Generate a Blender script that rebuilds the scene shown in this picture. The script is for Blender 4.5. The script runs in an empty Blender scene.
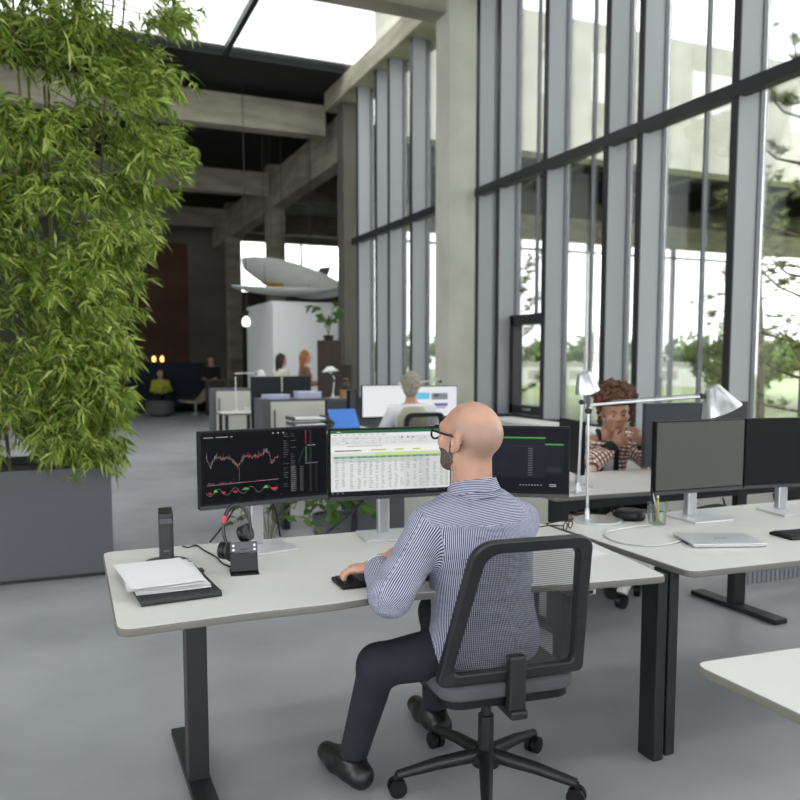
import bpy, bmesh, math, random
import numpy as np
from mathutils import Vector, Matrix

SC = bpy.context.scene
COL = SC.collection
random.seed(7)
RNG = np.random.default_rng(7)
PI = math.pi

# ------------------------------------------------------------------ camera, sky, exposure
EXPOSURE = 1.95
cam_data = bpy.data.cameras.new('camera')
cam = bpy.data.objects.new('camera', cam_data)
COL.objects.link(cam)
cam_data.sensor_width = 36.0
cam_data.lens = 36.0
cam_data.shift_y = 29.0 / 800.0
cam_data.clip_end = 500
cam.location = (0, 0, 1.5)
cam.rotation_euler = (math.radians(90 - 4.93), 0, math.radians(-23.3))
cam_data.dof.use_dof = True
cam_data.dof.focus_distance = 2.65
cam_data.dof.aperture_fstop = 3.2
SC.camera = cam

world = bpy.data.worlds.new('overcast_sky')
SC.world = world
world.use_nodes = True
wn = world.node_tree.nodes
wn['Background'].inputs['Color'].default_value = (0.97, 0.985, 1.0, 1)
wn['Background'].inputs['Strength'].default_value = 1.15

SC.view_settings.view_transform = 'Standard'
SC.view_settings.look = 'None'
SC.view_settings.exposure = EXPOSURE
SC.view_settings.gamma = 1.0
SC.view_settings.use_curve_mapping = False
try:
    SC.cycles.use_denoising = True
    SC.cycles.max_bounces = 8
    SC.cycles.transparent_max_bounces = 16
    SC.cycles.sample_clamp_indirect = 6.0
    SC.cycles.caustics_reflective = False
    SC.cycles.caustics_refractive = False
except Exception:
    pass

# ------------------------------------------------------------------ materials
def lin(c):
    return tuple((x / 255.0 / 12.92) if x / 255.0 <= 0.04045 else ((x / 255.0 + 0.055) / 1.055) ** 2.4 for x in c)

MATS = {}
def mat(name, rgb, rough=0.5, metal=0.0, var=0.06, scale=8.0, bump=0.0, bscale=40.0, spec=0.5, rgb2=None, coat=0.0, stretch=None, emit=None, estr=0.0):
    m = bpy.data.materials.new(name); m.use_nodes = True
    nt = m.node_tree; N = nt.nodes; L = nt.links
    b = N['Principled BSDF']
    c = lin(rgb)
    c2 = lin(rgb2) if rgb2 else tuple(max(0, x * (1 - 3 * var)) for x in c)
    tc = N.new('ShaderNodeTexCoord')
    mp = N.new('ShaderNodeMapping'); L.new(tc.outputs['Object'], mp.inputs['Vector'])
    if stretch: mp.inputs['Scale'].default_value = stretch
    ns = N.new('ShaderNodeTexNoise'); ns.inputs['Scale'].default_value = scale; ns.inputs['Detail'].default_value = 6
    L.new(mp.outputs['Vector'], ns.inputs['Vector'])
    rp = N.new('ShaderNodeValToRGB')
    rp.color_ramp.elements[0].position = 0.3; rp.color_ramp.elements[1].position = 0.7
    rp.color_ramp.elements[0].color = (*c2, 1); rp.color_ramp.elements[1].color = (*c, 1)
    L.new(ns.outputs['Fac'], rp.inputs['Fac']); L.new(rp.outputs['Color'], b.inputs['Base Color'])
    b.inputs['Roughness'].default_value = rough
    b.inputs['Metallic'].default_value = metal
    b.inputs['Specular IOR Level'].default_value = spec
    b.inputs['Coat Weight'].default_value = coat
    if bump > 0:
        n2 = N.new('ShaderNodeTexNoise'); n2.inputs['Scale'].default_value = bscale; n2.inputs['Detail'].default_value = 4
        L.new(mp.outputs['Vector'], n2.inputs['Vector'])
        bp = N.new('ShaderNodeBump'); bp.inputs['Strength'].default_value = bump; bp.inputs['Distance'].default_value = 0.02
        L.new(n2.outputs['Fac'], bp.inputs['Height']); L.new(bp.outputs['Normal'], b.inputs['Normal'])
    if emit:
        b.inputs['Emission Color'].default_value = (*lin(emit), 1); b.inputs['Emission Strength'].default_value = estr
    MATS[name] = m
    return m

def glass_mat(name, tint=(0.97, 0.985, 0.98), refl=0.06):
    m = bpy.data.materials.new(name); m.use_nodes = True
    N = m.node_tree.nodes; L = m.node_tree.links
    N.remove(N['Principled BSDF'])
    tr = N.new('ShaderNodeBsdfTransparent'); tr.inputs['Color'].default_value = (*tint, 1)
    gl = N.new('ShaderNodeBsdfGlossy'); gl.inputs['Roughness'].default_value = 0.02
    ns = N.new('ShaderNodeTexNoise'); ns.inputs['Scale'].default_value = 0.8
    fr = N.new('ShaderNodeFresnel'); fr.inputs['IOR'].default_value = 1.45
    ad = N.new('ShaderNodeMath'); ad.operation = 'MULTIPLY_ADD'; ad.inputs[1].default_value = 0.55; ad.inputs[2].default_value = refl * 0.3
    L.new(fr.outputs['Fac'], ad.inputs[0])
    mx = N.new('ShaderNodeMixShader'); L.new(ad.outputs[0], mx.inputs[0]); L.new(tr.outputs[0], mx.inputs[1]); L.new(gl.outputs[0], mx.inputs[2])
    L.new(mx.outputs[0], N['Material Output'].inputs['Surface'])
    MATS[name] = m
    return m

def leaf_mat(name, cols, transl=0.35):
    m = bpy.data.materials.new(name); m.use_nodes = True
    N = m.node_tree.nodes; L = m.node_tree.links
    b = N['Principled BSDF']; b.inputs['Roughness'].default_value = 0.5; b.inputs['Specular IOR Level'].default_value = 0.25
    g = N.new('ShaderNodeNewGeometry')
    rp = N.new('ShaderNodeValToRGB'); e = rp.color_ramp.elements
    e[0].position = 0; e[0].color = (*lin(cols[0]), 1); e[1].position = 1; e[1].color = (*lin(cols[-1]), 1)
    for i, c in enumerate(cols[1:-1]):
        x = e.new((i + 1) / (len(cols) - 1)); x.color = (*lin(c), 1)
    L.new(g.outputs['Random Per Island'], rp.inputs['Fac']); L.new(rp.outputs['Color'], b.inputs['Base Color'])
    t = N.new('ShaderNodeBsdfTranslucent'); L.new(rp.outputs['Color'], t.inputs['Color'])
    mx = N.new('ShaderNodeMixShader'); mx.inputs[0].default_value = transl
    L.new(b.outputs[0], mx.inputs[1]); L.new(t.outputs[0], mx.inputs[2]); L.new(mx.outputs[0], N['Material Output'].inputs['Surface'])
    MATS[name] = m
    return m

def floor_mat():
    m = mat('polished_concrete', (176, 177, 180), rough=0.33, rgb2=(140, 141, 144), scale=0.9, spec=0.45)
    N = m.node_tree.nodes; L = m.node_tree.links
    b = N['Principled BSDF']
    n = N.new('ShaderNodeTexNoise'); n.inputs['Scale'].default_value = 5; n.inputs['Detail'].default_value = 8
    tc = [x for x in N if x.type == 'TEX_COORD'][0]
    L.new(tc.outputs['Object'], n.inputs['Vector'])
    mr = N.new('ShaderNodeMapRange'); mr.inputs[3].default_value = 0.24; mr.inputs[4].default_value = 0.46
    L.new(n.outputs['Fac'], mr.inputs[0]); L.new(mr.outputs[0], b.inputs['Roughness'])
    return m

def screen_mat():
    m = bpy.data.materials.new('screen_pixels'); m.use_nodes = True
    N = m.node_tree.nodes; L = m.node_tree.links
    b = N['Principled BSDF']
    a = N.new('ShaderNodeAttribute'); a.attribute_name = 'col'
    b.inputs['Base Color'].default_value = (0.004, 0.004, 0.005, 1); b.inputs['Roughness'].default_value = 0.3
    b.inputs['Specular IOR Level'].default_value = 0.05
    L.new(a.outputs['Color'], b.inputs['Emission Color']); b.inputs['Emission Strength'].default_value = 0.93 / 2 ** EXPOSURE
    MATS['screen_pixels'] = m
    return m

floor_mat(); screen_mat()
glass_mat('window_glass'); glass_mat('cup_glass', (0.93, 0.96, 0.95), 0.2)
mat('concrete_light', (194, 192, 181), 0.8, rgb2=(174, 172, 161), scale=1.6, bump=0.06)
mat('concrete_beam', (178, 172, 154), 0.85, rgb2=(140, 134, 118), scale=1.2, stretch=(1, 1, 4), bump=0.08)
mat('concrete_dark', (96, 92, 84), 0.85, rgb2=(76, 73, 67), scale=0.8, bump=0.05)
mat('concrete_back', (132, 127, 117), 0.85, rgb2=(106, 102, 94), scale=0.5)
mat('rust_panel', (116, 84, 66), 0.85, rgb2=(88, 66, 54), scale=0.6)
mat('ceiling_black', (26, 26, 27), 0.9)
mat('fin_grey', (158, 160, 164), 0.45, metal=0.0, var=0.02, scale=1.0)
mat('frame_dark', (34, 36, 38), 0.45, var=0.03)
mat('frame_mid', (96, 99, 103), 0.45, metal=0.2, var=0.03)
mat('white_wall', (232, 233, 233), 0.8, var=0.015, scale=1.0)
mat('desk_white', (219, 216, 212), 0.42, var=0.012, scale=3, rgb2=(214, 211, 206))
mat('screen_grey_reflection', (74, 76, 72), 0.35, var=0.02, scale=2)  # grey base colour stands for the reflection on the switched-off screen
mat('desk_edge', (112, 108, 101), 0.5, var=0.03)
mat('steel_black', (30, 31, 33), 0.45, metal=0.1, var=0.04)
mat('planter_grey', (84, 85, 90), 0.6, var=0.03, scale=1.2)
mat('plastic_black', (18, 18, 20), 0.4, var=0.04, spec=0.3)
mat('plastic_satin', (32, 32, 36), 0.35, var=0.04)
mat('plastic_grey', (72, 74, 80), 0.45, var=0.03)
mat('bezel', (15, 15, 17), 0.45, var=0.03, spec=0.2)
mat('bezel_chin', (58, 58, 62), 0.4, var=0.03)
mat('alu', (196, 198, 202), 0.3, metal=0.85, var=0.02)
mat('monitor_back', (44, 48, 56), 0.5, var=0.03)
mat('alu_plate', (214, 215, 217), 0.35, metal=0.4, var=0.02)
mat('lamp_alu', (205, 207, 208), 0.28, metal=0.75, var=0.02)
mat('lamp_white', (224, 224, 220), 0.4, var=0.02)
mat('chrome', (215, 216, 220), 0.12, metal=1.0, var=0.02)
mat('paper', (232, 231, 232), 0.8, var=0.01)
mat('paper_lilac', (198, 200, 226), 0.8, var=0.02)
mat('folder_black', (40, 41, 44), 0.6, var=0.06, bump=0.1, bscale=300)
mat('chair_black', (30, 31, 34), 0.5, var=0.04)
mat('chair_frame', (30, 31, 35), 0.45, var=0.03)
mat('seat_fabric', (84, 86, 90), 0.9, var=0.06, bump=0.15, bscale=250)
mat('cabinet_white', (206, 203, 194), 0.55, var=0.015, scale=1.5)
mat('cabinet_grey', (86, 88, 94), 0.55, var=0.03)
mat('partition_dark', (40, 42, 46), 0.9, var=0.05, bump=0.1, bscale=200)
mat('navy_fabric', (26, 36, 48), 0.9, var=0.06)
mat('brown_wood', (62, 50, 42), 0.6, var=0.1, stretch=(1, 1, 0.1))
mat('light_wood', (170, 130, 88), 0.6, var=0.08)
mat('blue_plastic', (70, 130, 220), 0.4, var=0.03)
mat('trousers_dark', (28, 30, 40), 0.85, var=0.06, bump=0.1, bscale=120)
mat('shoe_black', (22, 21, 22), 0.4)
mat('skin_fair', (196, 152, 132), 0.42, rgb2=(180, 132, 112), scale=12, bump=0.03, bscale=220)
def stubble(m):
    N = m.node_tree.nodes; L = m.node_tree.links; b = N['Principled BSDF']
    src = b.inputs['Base Color'].links[0].from_socket
    a = N.new('ShaderNodeAttribute'); a.attribute_name = 'stub'
    mx = N.new('ShaderNodeMixRGB'); mx.inputs[2].default_value = (*lin((132, 112, 100)), 1)
    L.new(a.outputs['Fac'], mx.inputs[0]); L.new(src, mx.inputs[1]); L.new(mx.outputs[0], b.inputs['Base Color'])
stubble(MATS['skin_fair'])
mat('skin_tan', (176, 132, 108), 0.48, rgb2=(156, 110, 86), scale=14)
mat('skin_far', (196, 150, 126), 0.55)
mat('beard_grey', (112, 98, 90), 0.9, rgb2=(66, 58, 55), scale=160, bump=0.4, bscale=400)
mat('hair_auburn', (116, 74, 54), 0.8, rgb2=(50, 31, 26), scale=55, bump=0.8, bscale=120)
mat('hair_grey', (176, 168, 150), 0.75, rgb2=(112, 104, 92), scale=38, bump=0.3, bscale=60)
mat('hair_dark', (34, 28, 26), 0.7)
mat('hair_red', (150, 96, 60), 0.7)
mat('vest_sage', (176, 174, 152), 0.9, var=0.04)
mat('shirt_white', (232, 232, 236), 0.8, var=0.02, bump=0.2, bscale=12)
mat('shirt_cream', (214, 208, 190), 0.85, var=0.03)
mat('blouse_brown', (128, 96, 76), 0.85, rgb2=(90, 64, 50), scale=20)
mat('top_yellow', (206, 200, 60), 0.85, rgb2=(120, 130, 50), scale=22)
mat('beige_leather', (196, 184, 160), 0.6)
mat('black_knit', (22, 21, 22), 0.9)
mat('surf_white', (206, 207, 204), 0.4, var=0.02)
mat('surf_yellow', (190, 150, 60), 0.45)
mat('soil', (40, 32, 26), 0.95)
mat('bark', (104, 92, 76), 0.9, rgb2=(70, 60, 50), scale=20, stretch=(1, 1, 0.2))
mat('bamboo_culm', (112, 116, 62), 0.6, rgb2=(84, 84, 44), scale=6)
mat('grass', (136, 146, 104), 0.95, rgb2=(112, 126, 84), scale=0.6)
mat('gravel', (188, 186, 178), 0.95, rgb2=(160, 158, 150), scale=2)
mat('red_plastic', (200, 60, 72), 0.5)
mat('yellow_plastic', (206, 190, 40), 0.45)
mat('logo_grey', (70, 74, 78), 0.3, metal=0.6)
mat('pendant_glass', (244, 244, 240), 0.4, emit=(255, 252, 245), estr=0.6)
mat('warm_bulb', (255, 196, 130), 0.4, emit=(255, 178, 96), estr=1.2)
mat('lens_clear', (200, 205, 205), 0.1)
mat('red_sleeve', (160, 52, 60), 0.7)
mat('eye_white', (225, 220, 214), 0.25)
mat('iris_brown', (38, 26, 20), 0.2)
mat('lips', (150, 82, 72), 0.45)
mat('far_building', (226, 226, 222), 0.85, var=0.02)
leaf_mat('bamboo_leaf', [(76, 100, 42), (126, 152, 62), (166, 186, 88), (212, 220, 136)], 0.45)
leaf_mat('pothos_leaf', [(40, 68, 32), (66, 100, 44), (98, 128, 64)], 0.3)
leaf_mat('tree_leaf', [(84, 104, 60), (112, 132, 80), (148, 162, 106)], 0.3)
leaf_mat('pine_needle', [(88, 106, 58), (120, 134, 74), (150, 158, 92)], 0.3)

# see-through woven mesh for the chair backs
def mesh_fabric(name, rgb, fac):
    m = mat(name, rgb, 0.8, var=0.05)
    N = m.node_tree.nodes; L = m.node_tree.links
    b = N['Principled BSDF']
    tr = N.new('ShaderNodeBsdfTransparent'); mx = N.new('ShaderNodeMixShader')
    tc = [x for x in N if x.type == 'TEX_COORD'][0]
    wv = N.new('ShaderNodeTexWave'); wv.wave_type = 'BANDS'; wv.bands_direction = 'Z'; wv.inputs['Scale'].default_value = 42
    L.new(tc.outputs['Object'], wv.inputs['Vector'])
    mr = N.new('ShaderNodeMapRange'); mr.inputs[3].default_value = fac - 0.22; mr.inputs[4].default_value = fac + 0.22
    L.new(wv.outputs['Fac'], mr.inputs[0]); L.new(mr.outputs[0], mx.inputs[0])
    L.new(tr.outputs[0], mx.inputs[1]); L.new(b.outputs[0], mx.inputs[2])
    L.new(mx.outputs[0], N['Material Output'].inputs['Surface'])
mesh_fabric('chair_mesh', (58, 60, 64), 0.5)
mesh_fabric('wire_mesh', (150, 152, 158), 0.45)

# striped shirt: stripe coordinate comes from an attribute measured along the cloth
def striped(name, attr, period, c1, c2, attr2=None, period2=None, c3=None):
    m = bpy.data.materials.new(name); m.use_nodes = True
    N = m.node_tree.nodes; L = m.node_tree.links; b = N['Principled BSDF']; b.inputs['Roughness'].default_value = 0.85
    b.inputs['Specular IOR Level'].default_value = 0.2
    def band(at, per, lo, hi):
        a = N.new('ShaderNodeAttribute'); a.attribute_name = at
        mu = N.new('ShaderNodeMath'); mu.operation = 'MULTIPLY'; mu.inputs[1].default_value = 2 * PI / per; L.new(a.outputs['Fac'], mu.inputs[0])
        si = N.new('ShaderNodeMath'); si.operation = 'SINE'; L.new(mu.outputs[0], si.inputs[0])
        mr = N.new('ShaderNodeMapRange'); mr.inputs[1].default_value = lo; mr.inputs[2].default_value = hi; L.new(si.outputs[0], mr.inputs[0])
        return mr.outputs[0]
    f = band(attr, period, -0.25, 0.75)
    mx = N.new('ShaderNodeMixRGB'); mx.inputs[1].default_value = (*lin(c1), 1); mx.inputs[2].default_value = (*lin(c2), 1); L.new(f, mx.inputs[0])
    out = mx.outputs[0]
    if attr2:
        f2 = band(attr2, period2, -0.4, 0.6)
        m2 = N.new('ShaderNodeMixRGB'); m2.inputs[2].default_value = (*lin(c3), 1); L.new(f2, m2.inputs[0]); L.new(out, m2.inputs[1]); out = m2.outputs[0]
    L.new(out, b.inputs['Base Color'])
    tc = N.new('ShaderNodeTexCoord'); mp = N.new('ShaderNodeMapping'); mp.inputs['Scale'].default_value = (1, 1, 2.2); L.new(tc.outputs['Object'], mp.inputs[0])
    ns = N.new('ShaderNodeTexNoise'); ns.inputs['Scale'].default_value = 7; ns.inputs['Detail'].default_value = 3; ns.inputs['Distortion'].default_value = 0.6
    L.new(mp.outputs[0], ns.inputs['Vector'])
    bp = N.new('ShaderNodeBump'); bp.inputs['Strength'].default_value = 0.8; bp.inputs['Distance'].default_value = 0.04
    L.new(ns.outputs['Fac'], bp.inputs['Height']); L.new(bp.outputs[0], b.inputs['Normal'])
    MATS[name] = m
striped('stripe_shirt', 'su', 0.0054, (52, 56, 88), (200, 200, 216))
striped('plaid_tweed', 'su', 0.030, (238, 224, 210), (190, 132, 120), 'sv', 0.026, (104, 72, 66))

# ------------------------------------------------------------------ object helpers
def tag(o, label=None, cat=None, group=None, kind=None):
    if label: o['label'] = label
    if cat: o['category'] = cat
    if group: o['group'] = group
    if kind: o['kind'] = kind
    return o

def thing(name, label, cat, loc=(0, 0, 0), rotz=0.0, group=None, kind=None):
    o = bpy.data.objects.new(name, None); COL.objects.link(o)
    o.empty_display_size = 0.1
    o.location = loc; o.rotation_euler = (0, 0, rotz)
    return tag(o, label, cat, group, kind)

def copy_tree(o, parent=None):
    c = o.copy(); COL.objects.link(c); c.parent = parent
    for ch in list(o.children): copy_tree(ch, c)
    return c

class MB:
    def __init__(s): s.v = []; s.f = []; s.c = []; s.col = None
    def add(s, vs, fs):
        n = len(s.v); s.v.extend([tuple(x) for x in vs]); s.f.extend([tuple(i + n for i in f) for f in fs])
        if s.col is not None: s.c.extend([s.col] * len(fs))
        return s
    def box(s, x0, x1, y0, y1, z0, z1, M=None):
        vs = [Vector((x, y, z)) for x in (x0, x1) for y in (y0, y1) for z in (z0, z1)]
        if M is not None: vs = [M @ v for v in vs]
        return s.add(vs, [(0, 1, 3, 2), (4, 6, 7, 5), (0, 4, 5, 1), (2, 3, 7, 6), (0, 2, 6, 4), (1, 5, 7, 3)])
    def prism(s, poly, z0, z1):
        n = len(poly)
        vs = [(x, y, z0) for x, y in poly] + [(x, y, z1) for x, y in poly]
        fs = [tuple(range(n - 1, -1, -1)), tuple(range(n, 2 * n))] + [(i, (i + 1) % n, n + (i + 1) % n, n + i) for i in range(n)]
        return s.add(vs, fs)
    def lathe(s, prof, n=24, c=(0, 0, 0), M=None, cap=True):
        vs = []; fs = []
        for r, z in prof:
            for k in range(n):
                a = 2 * PI * k / n; p = Vector((r * math.cos(a), r * math.sin(a), z))
                vs.append((M @ p if M is not None else p) + Vector(c))
        for i in range(len(prof) - 1):
            for k in range(n):
                k2 = (k + 1) % n
                fs.append((i * n + k, i * n + k2, (i + 1) * n + k2, (i + 1) * n + k))
        if cap:
            fs.append(tuple(range(n - 1, -1, -1))); m = (len(prof) - 1) * n; fs.append(tuple(range(m, m + n)))
        return s.add(vs, fs)
    def tube(s, pts, r, n=8, cap=True):
        P = [Vector(p) for p in pts]; R = r if isinstance(r, (list, tuple)) else [r] * len(P)
        vs = []; fs = []; up = None
        for i, p in enumerate(P):
            t = (P[min(i + 1, len(P) - 1)] - P[max(i - 1, 0)])
            if t.length < 1e-9: t = Vector((0, 0, 1))
            t.normalize()
            if up is None:
                up = Vector((0, 0, 1)) if abs(t.z) < 0.9 else Vector((1, 0, 0))
            a = t.cross(up)
            if a.length < 1e-6: a = t.orthogonal()
            a.normalize(); b = a.cross(t).normalized(); up = b
            for k in range(n):
                q = 2 * PI * k / n
                vs.append(p + (a * math.cos(q) + b * math.sin(q)) * R[i])
        for i in range(len(P) - 1):
            for k in range(n):
                k2 = (k + 1) % n
                fs.append((i * n + k, (i + 1) * n + k, (i + 1) * n + k2, i * n + k2))
        if cap:
            fs.append(tuple(range(n))); m = (len(P) - 1) * n; fs.append(tuple(range(m + n - 1, m - 1, -1)))
        return s.add(vs, fs)
    def quad(s, a, b, c, d): return s.add([a, b, c, d], [(0, 1, 2, 3)])
    def build(s, name, m, parent=None, off=(0, 0, 0), smooth=False, bevel=0.0, bseg=2, kind=None):
        me = bpy.data.meshes.new(name)
        o3 = Vector(off)
        me.from_pydata([tuple(Vector(v) - o3) for v in s.v], [], s.f)
        if s.col is not None and s.c:
            at = me.color_attributes.new('col', 'FLOAT_COLOR', 'CORNER')
            arr = np.empty((len(me.loops), 4), np.float32); li = 0
            for f, c in zip(s.f, s.c):
                arr[li:li + len(f)] = (*c, 1); li += len(f)
            at.data.foreach_set('color', arr.ravel())
        me.validate(); me.update()
        if smooth:
            for p in me.polygons: p.use_smooth = True
            try: me.set_sharp_from_angle(angle=math.radians(smooth if smooth is not True else 40))
            except Exception: pass
        me.materials.append(MATS[m] if isinstance(m, str) else m)
        o = bpy.data.objects.new(name, me); COL.objects.link(o)
        if parent is not None: o.parent = parent
        if bevel > 0:
            md = o.modifiers.new('bevel', 'BEVEL'); md.width = bevel; md.segments = bseg; md.limit_method = 'ANGLE'; md.angle_limit = math.radians(40)
        if kind: o['kind'] = kind
        return o

def box(name, m, parent, x0, x1, y0, y1, z0, z1, bevel=0.0, off=(0, 0, 0), **kw):
    return MB().box(x0, x1, y0, y1, z0, z1).build(name, m, parent, off=off, bevel=bevel, **kw)
def tubeo(name, m, parent, pts, r, n=10, off=(0, 0, 0), **kw):
    return MB().tube(pts, r, n).build(name, m, parent, off=off, smooth=50, **kw)
def struct(name, mb, m, label, cat, **kw):
    return tag(mb.build(name, m, **kw), label, cat, kind='structure')
def catmull(pts, n=8):
    P = [Vector(p) for p in pts]; out = []
    for i in range(len(P) - 1):
        p0 = P[max(i - 1, 0)]; p1 = P[i]; p2 = P[i + 1]; p3 = P[min(i + 2, len(P) - 1)]
        for k in range(n):
            t = k / n
            out.append(0.5 * ((2 * p1) + (p2 - p0) * t + (2 * p0 - 5 * p1 + 4 * p2 - p3) * t * t + (3 * p1 - p0 - 3 * p2 + p3) * t ** 3))
    out.append(P[-1]); return out
def round_poly(poly, r, n=5):
    out = []; m = len(poly)
    rr = r if isinstance(r, (list, tuple)) else [r] * m
    for i in range(m):
        p = Vector(poly[i]).to_2d() if len(poly[i]) > 2 else Vector(poly[i]); a = Vector(poly[i - 1]); b = Vector(poly[(i + 1) % m]); q = rr[i]
        if q <= 0: out.append(tuple(p)); continue
        da = (a - p).normalized(); db = (b - p).normalized()
        s_ = p + da * q; e_ = p + db * q
        for k in range(n + 1):
            t = k / n; out.append(tuple((1 - t) ** 2 * s_ + 2 * t * (1 - t) * p + t * t * e_))
    return out

# ------------------------------------------------------------------ the hall
W = 6.0
struct('floor', MB().prism([(-12, -8), (6.1, -8), (6.1, 16.9), (12.3, 33.3), (-12, 33.3)], -0.2, 0.0), 'polished_concrete', 'grey polished concrete floor of the hall', 'floor')
# ceiling: black deck over the deep part of the hall, roof glazing added over the near part for daylight
struct('ceiling', MB().prism([(-12, 9.5), (6.3, 9.5), (6.3, 12.0), (-12, 12.0)], 7.3, 7.5).prism([(-12, 15.9), (6.3, 15.9), (6.3, 16.9), (12.4, 33.3), (-12, 33.3)], 7.3, 7.5), 'ceiling_black', 'black ceiling above the concrete beams', 'ceiling')
sk = thing('added_roof_strips', 'added unseen roof glazing that lights the near desks', 'roof light', (0, 0, 7.3), kind='structure')
for i in range(6):
    y0 = -8 + i * 2.92
    box('roof_strip', 'ceiling_black', sk, -12, 6.3, y0, y0 + 2.2, 0, 0.2)
    box('pane', 'window_glass', sk, -12, 6.3, y0 + 2.2, y0 + 2.92, 0.06, 0.08)
gl = thing('added_left_glazing', 'added unseen glazing far to the left that brings daylight into the hall', 'window', (-12, -8, 0), kind='structure')  # left glazing added out of view to brighten the far hall
for k in range(14):
    box('mullion', 'frame_mid', gl, -0.15, 0.1, k * 3.0, k * 3.0 + 0.15, 0, 7.3)
    if k < 6: box('pane', 'window_glass', gl, -0.03, -0.01, k * 3.0 + 0.15, k * 3.0 + 3.0, 0.5, 7.3)
    elif k < 13: box('wall_panel', 'concrete_back', gl, -0.1, 0.0, k * 3.0 + 0.15, k * 3.0 + 3.0, 0.5, 7.3)
box('upstand', 'concrete_back', gl, -0.15, 0.1, 0, 41.3, 0, 0.5)
rl = thing('added_roof_light', 'long roof glazing added to light the middle of the hall', 'roof light', (0, 12, 7.3), kind='structure')  # roof strip added to brighten the front of the white box
for k in range(6):
    box('pane', 'window_glass', rl, -12 + k * 3.05, -9.05 + k * 3.05, 0.0, 3.9, 0.06, 0.08)
    box('glazing_bar', 'frame_dark', rl, -9.05 + k * 3.05, -8.95 + k * 3.05, 0.0, 3.9, 0.0, 0.12)
wb = thing('wall_back', 'dark far wall of concrete with a rust brown panel', 'wall', (0, 33, 0), kind='structure')
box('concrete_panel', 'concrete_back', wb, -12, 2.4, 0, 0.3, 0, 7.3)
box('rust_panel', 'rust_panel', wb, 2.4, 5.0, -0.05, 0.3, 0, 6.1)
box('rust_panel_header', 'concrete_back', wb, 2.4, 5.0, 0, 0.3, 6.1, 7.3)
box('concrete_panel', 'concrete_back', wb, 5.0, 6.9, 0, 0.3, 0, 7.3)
# far bright clerestory right of the colonnade
cw = thing('window_3', 'bright clerestory window high in the far wall', 'window', (0, 33, 0), kind='structure')
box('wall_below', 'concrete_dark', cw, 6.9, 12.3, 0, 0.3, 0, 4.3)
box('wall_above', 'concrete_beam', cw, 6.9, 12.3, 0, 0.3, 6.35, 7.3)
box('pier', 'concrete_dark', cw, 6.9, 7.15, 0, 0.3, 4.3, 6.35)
for k in range(2):
    box('pane', 'window_glass', cw, 7.15 + k * 2.6, 9.68 + k * 2.6, 0.1, 0.12, 4.3, 6.35)
    box('mullion', 'frame_mid', cw, 9.68 + k * 2.6, 9.75 + k * 2.6, 0.02, 0.2, 4.3, 6.35)
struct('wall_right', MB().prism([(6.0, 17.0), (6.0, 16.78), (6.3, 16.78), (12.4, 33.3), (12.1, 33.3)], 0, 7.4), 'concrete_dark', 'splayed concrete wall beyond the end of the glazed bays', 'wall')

# unseen glazing behind the camera, added to light the faces turned towards it
gb = thing('added_gable_glazing', 'added unseen gable glazing that lights the near desks from behind the camera', 'window', (0, -8, 0), kind='structure')
for k in range(9):
    x0 = -12 + k * 2.0
    box('mullion', 'frame_mid', gb, x0, x0 + 0.12, -0.15, 0.1, 0, 7.3)
    box('pane', 'window_glass', gb, x0 + 0.12, x0 + 2.0, -0.03, -0.01, 0.2, 7.3)
box('sill', 'frame_mid', gb, -12, 6.1, -0.15, 0.1, 0, 0.2)

# colonnade on the window line
def column(y, x0=5.48, x1=6.06, d=0.45, m='concrete_light', lab=''):
    return struct('concrete_column', MB().box(x0, x1, y, y + d, 0, 7.2), m, lab, 'column', bevel=0.015)
column(10.9, lab='pale concrete column between the two glazed bays')
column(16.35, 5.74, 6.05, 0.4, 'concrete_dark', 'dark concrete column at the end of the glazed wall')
column(23.5, 5.93, 6.42, 0.5, 'concrete_beam', 'concrete column above the white meeting box')
column(29.6, 5.93, 6.42, 0.5, 'concrete_beam', 'farthest concrete column near the dark back wall')
column(3.75, 5.5, 6.06, 0.45, 'concrete_light', 'concrete column past the right edge of view')
struct('ceiling_beam', MB().box(6.0, 6.42, 17.2, 33, 5.95, 6.95), 'concrete_beam', 'long concrete girder running deep into the hall on the colonnade', 'beam', bevel=0.02)
struct('ceiling_beam', MB().box(5.6, 6.3, -8, 17.2, 6.9, 7.3), 'concrete_beam', 'concrete edge girder above the glazed bays', 'beam', bevel=0.02)
for y, l1, l2 in ((23.5, 'concrete cross beam left of the long girder, nearer one', 'concrete cross beam right of the long girder, nearer one'),
                  (29.7, 'concrete cross beam left of the long girder, farther one', 'concrete cross beam right of the long girder, farther one')):
    struct('ceiling_beam', MB().box(-12, 6.0, y, y + 0.4, 6.3, 6.95), 'concrete_beam', l1, 'beam')
    struct('ceiling_beam', MB().box(6.42, 6.3 + (y - 17.2) * 0.37, y, y + 0.4, 6.2, 6.95), 'concrete_beam', l2, 'beam')
struct('ceiling_beam', MB().box(-12, 5.7, 17.4, 17.8, 6.45, 7.1), 'concrete_beam', 'concrete cross beam high above the middle of the hall', 'beam')
struct('ceiling_beam', MB().box(-12, 5.7, 11.0, 11.4, 6.6, 7.25), 'concrete_beam', 'concrete cross beam nearest the desks', 'beam')

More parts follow.
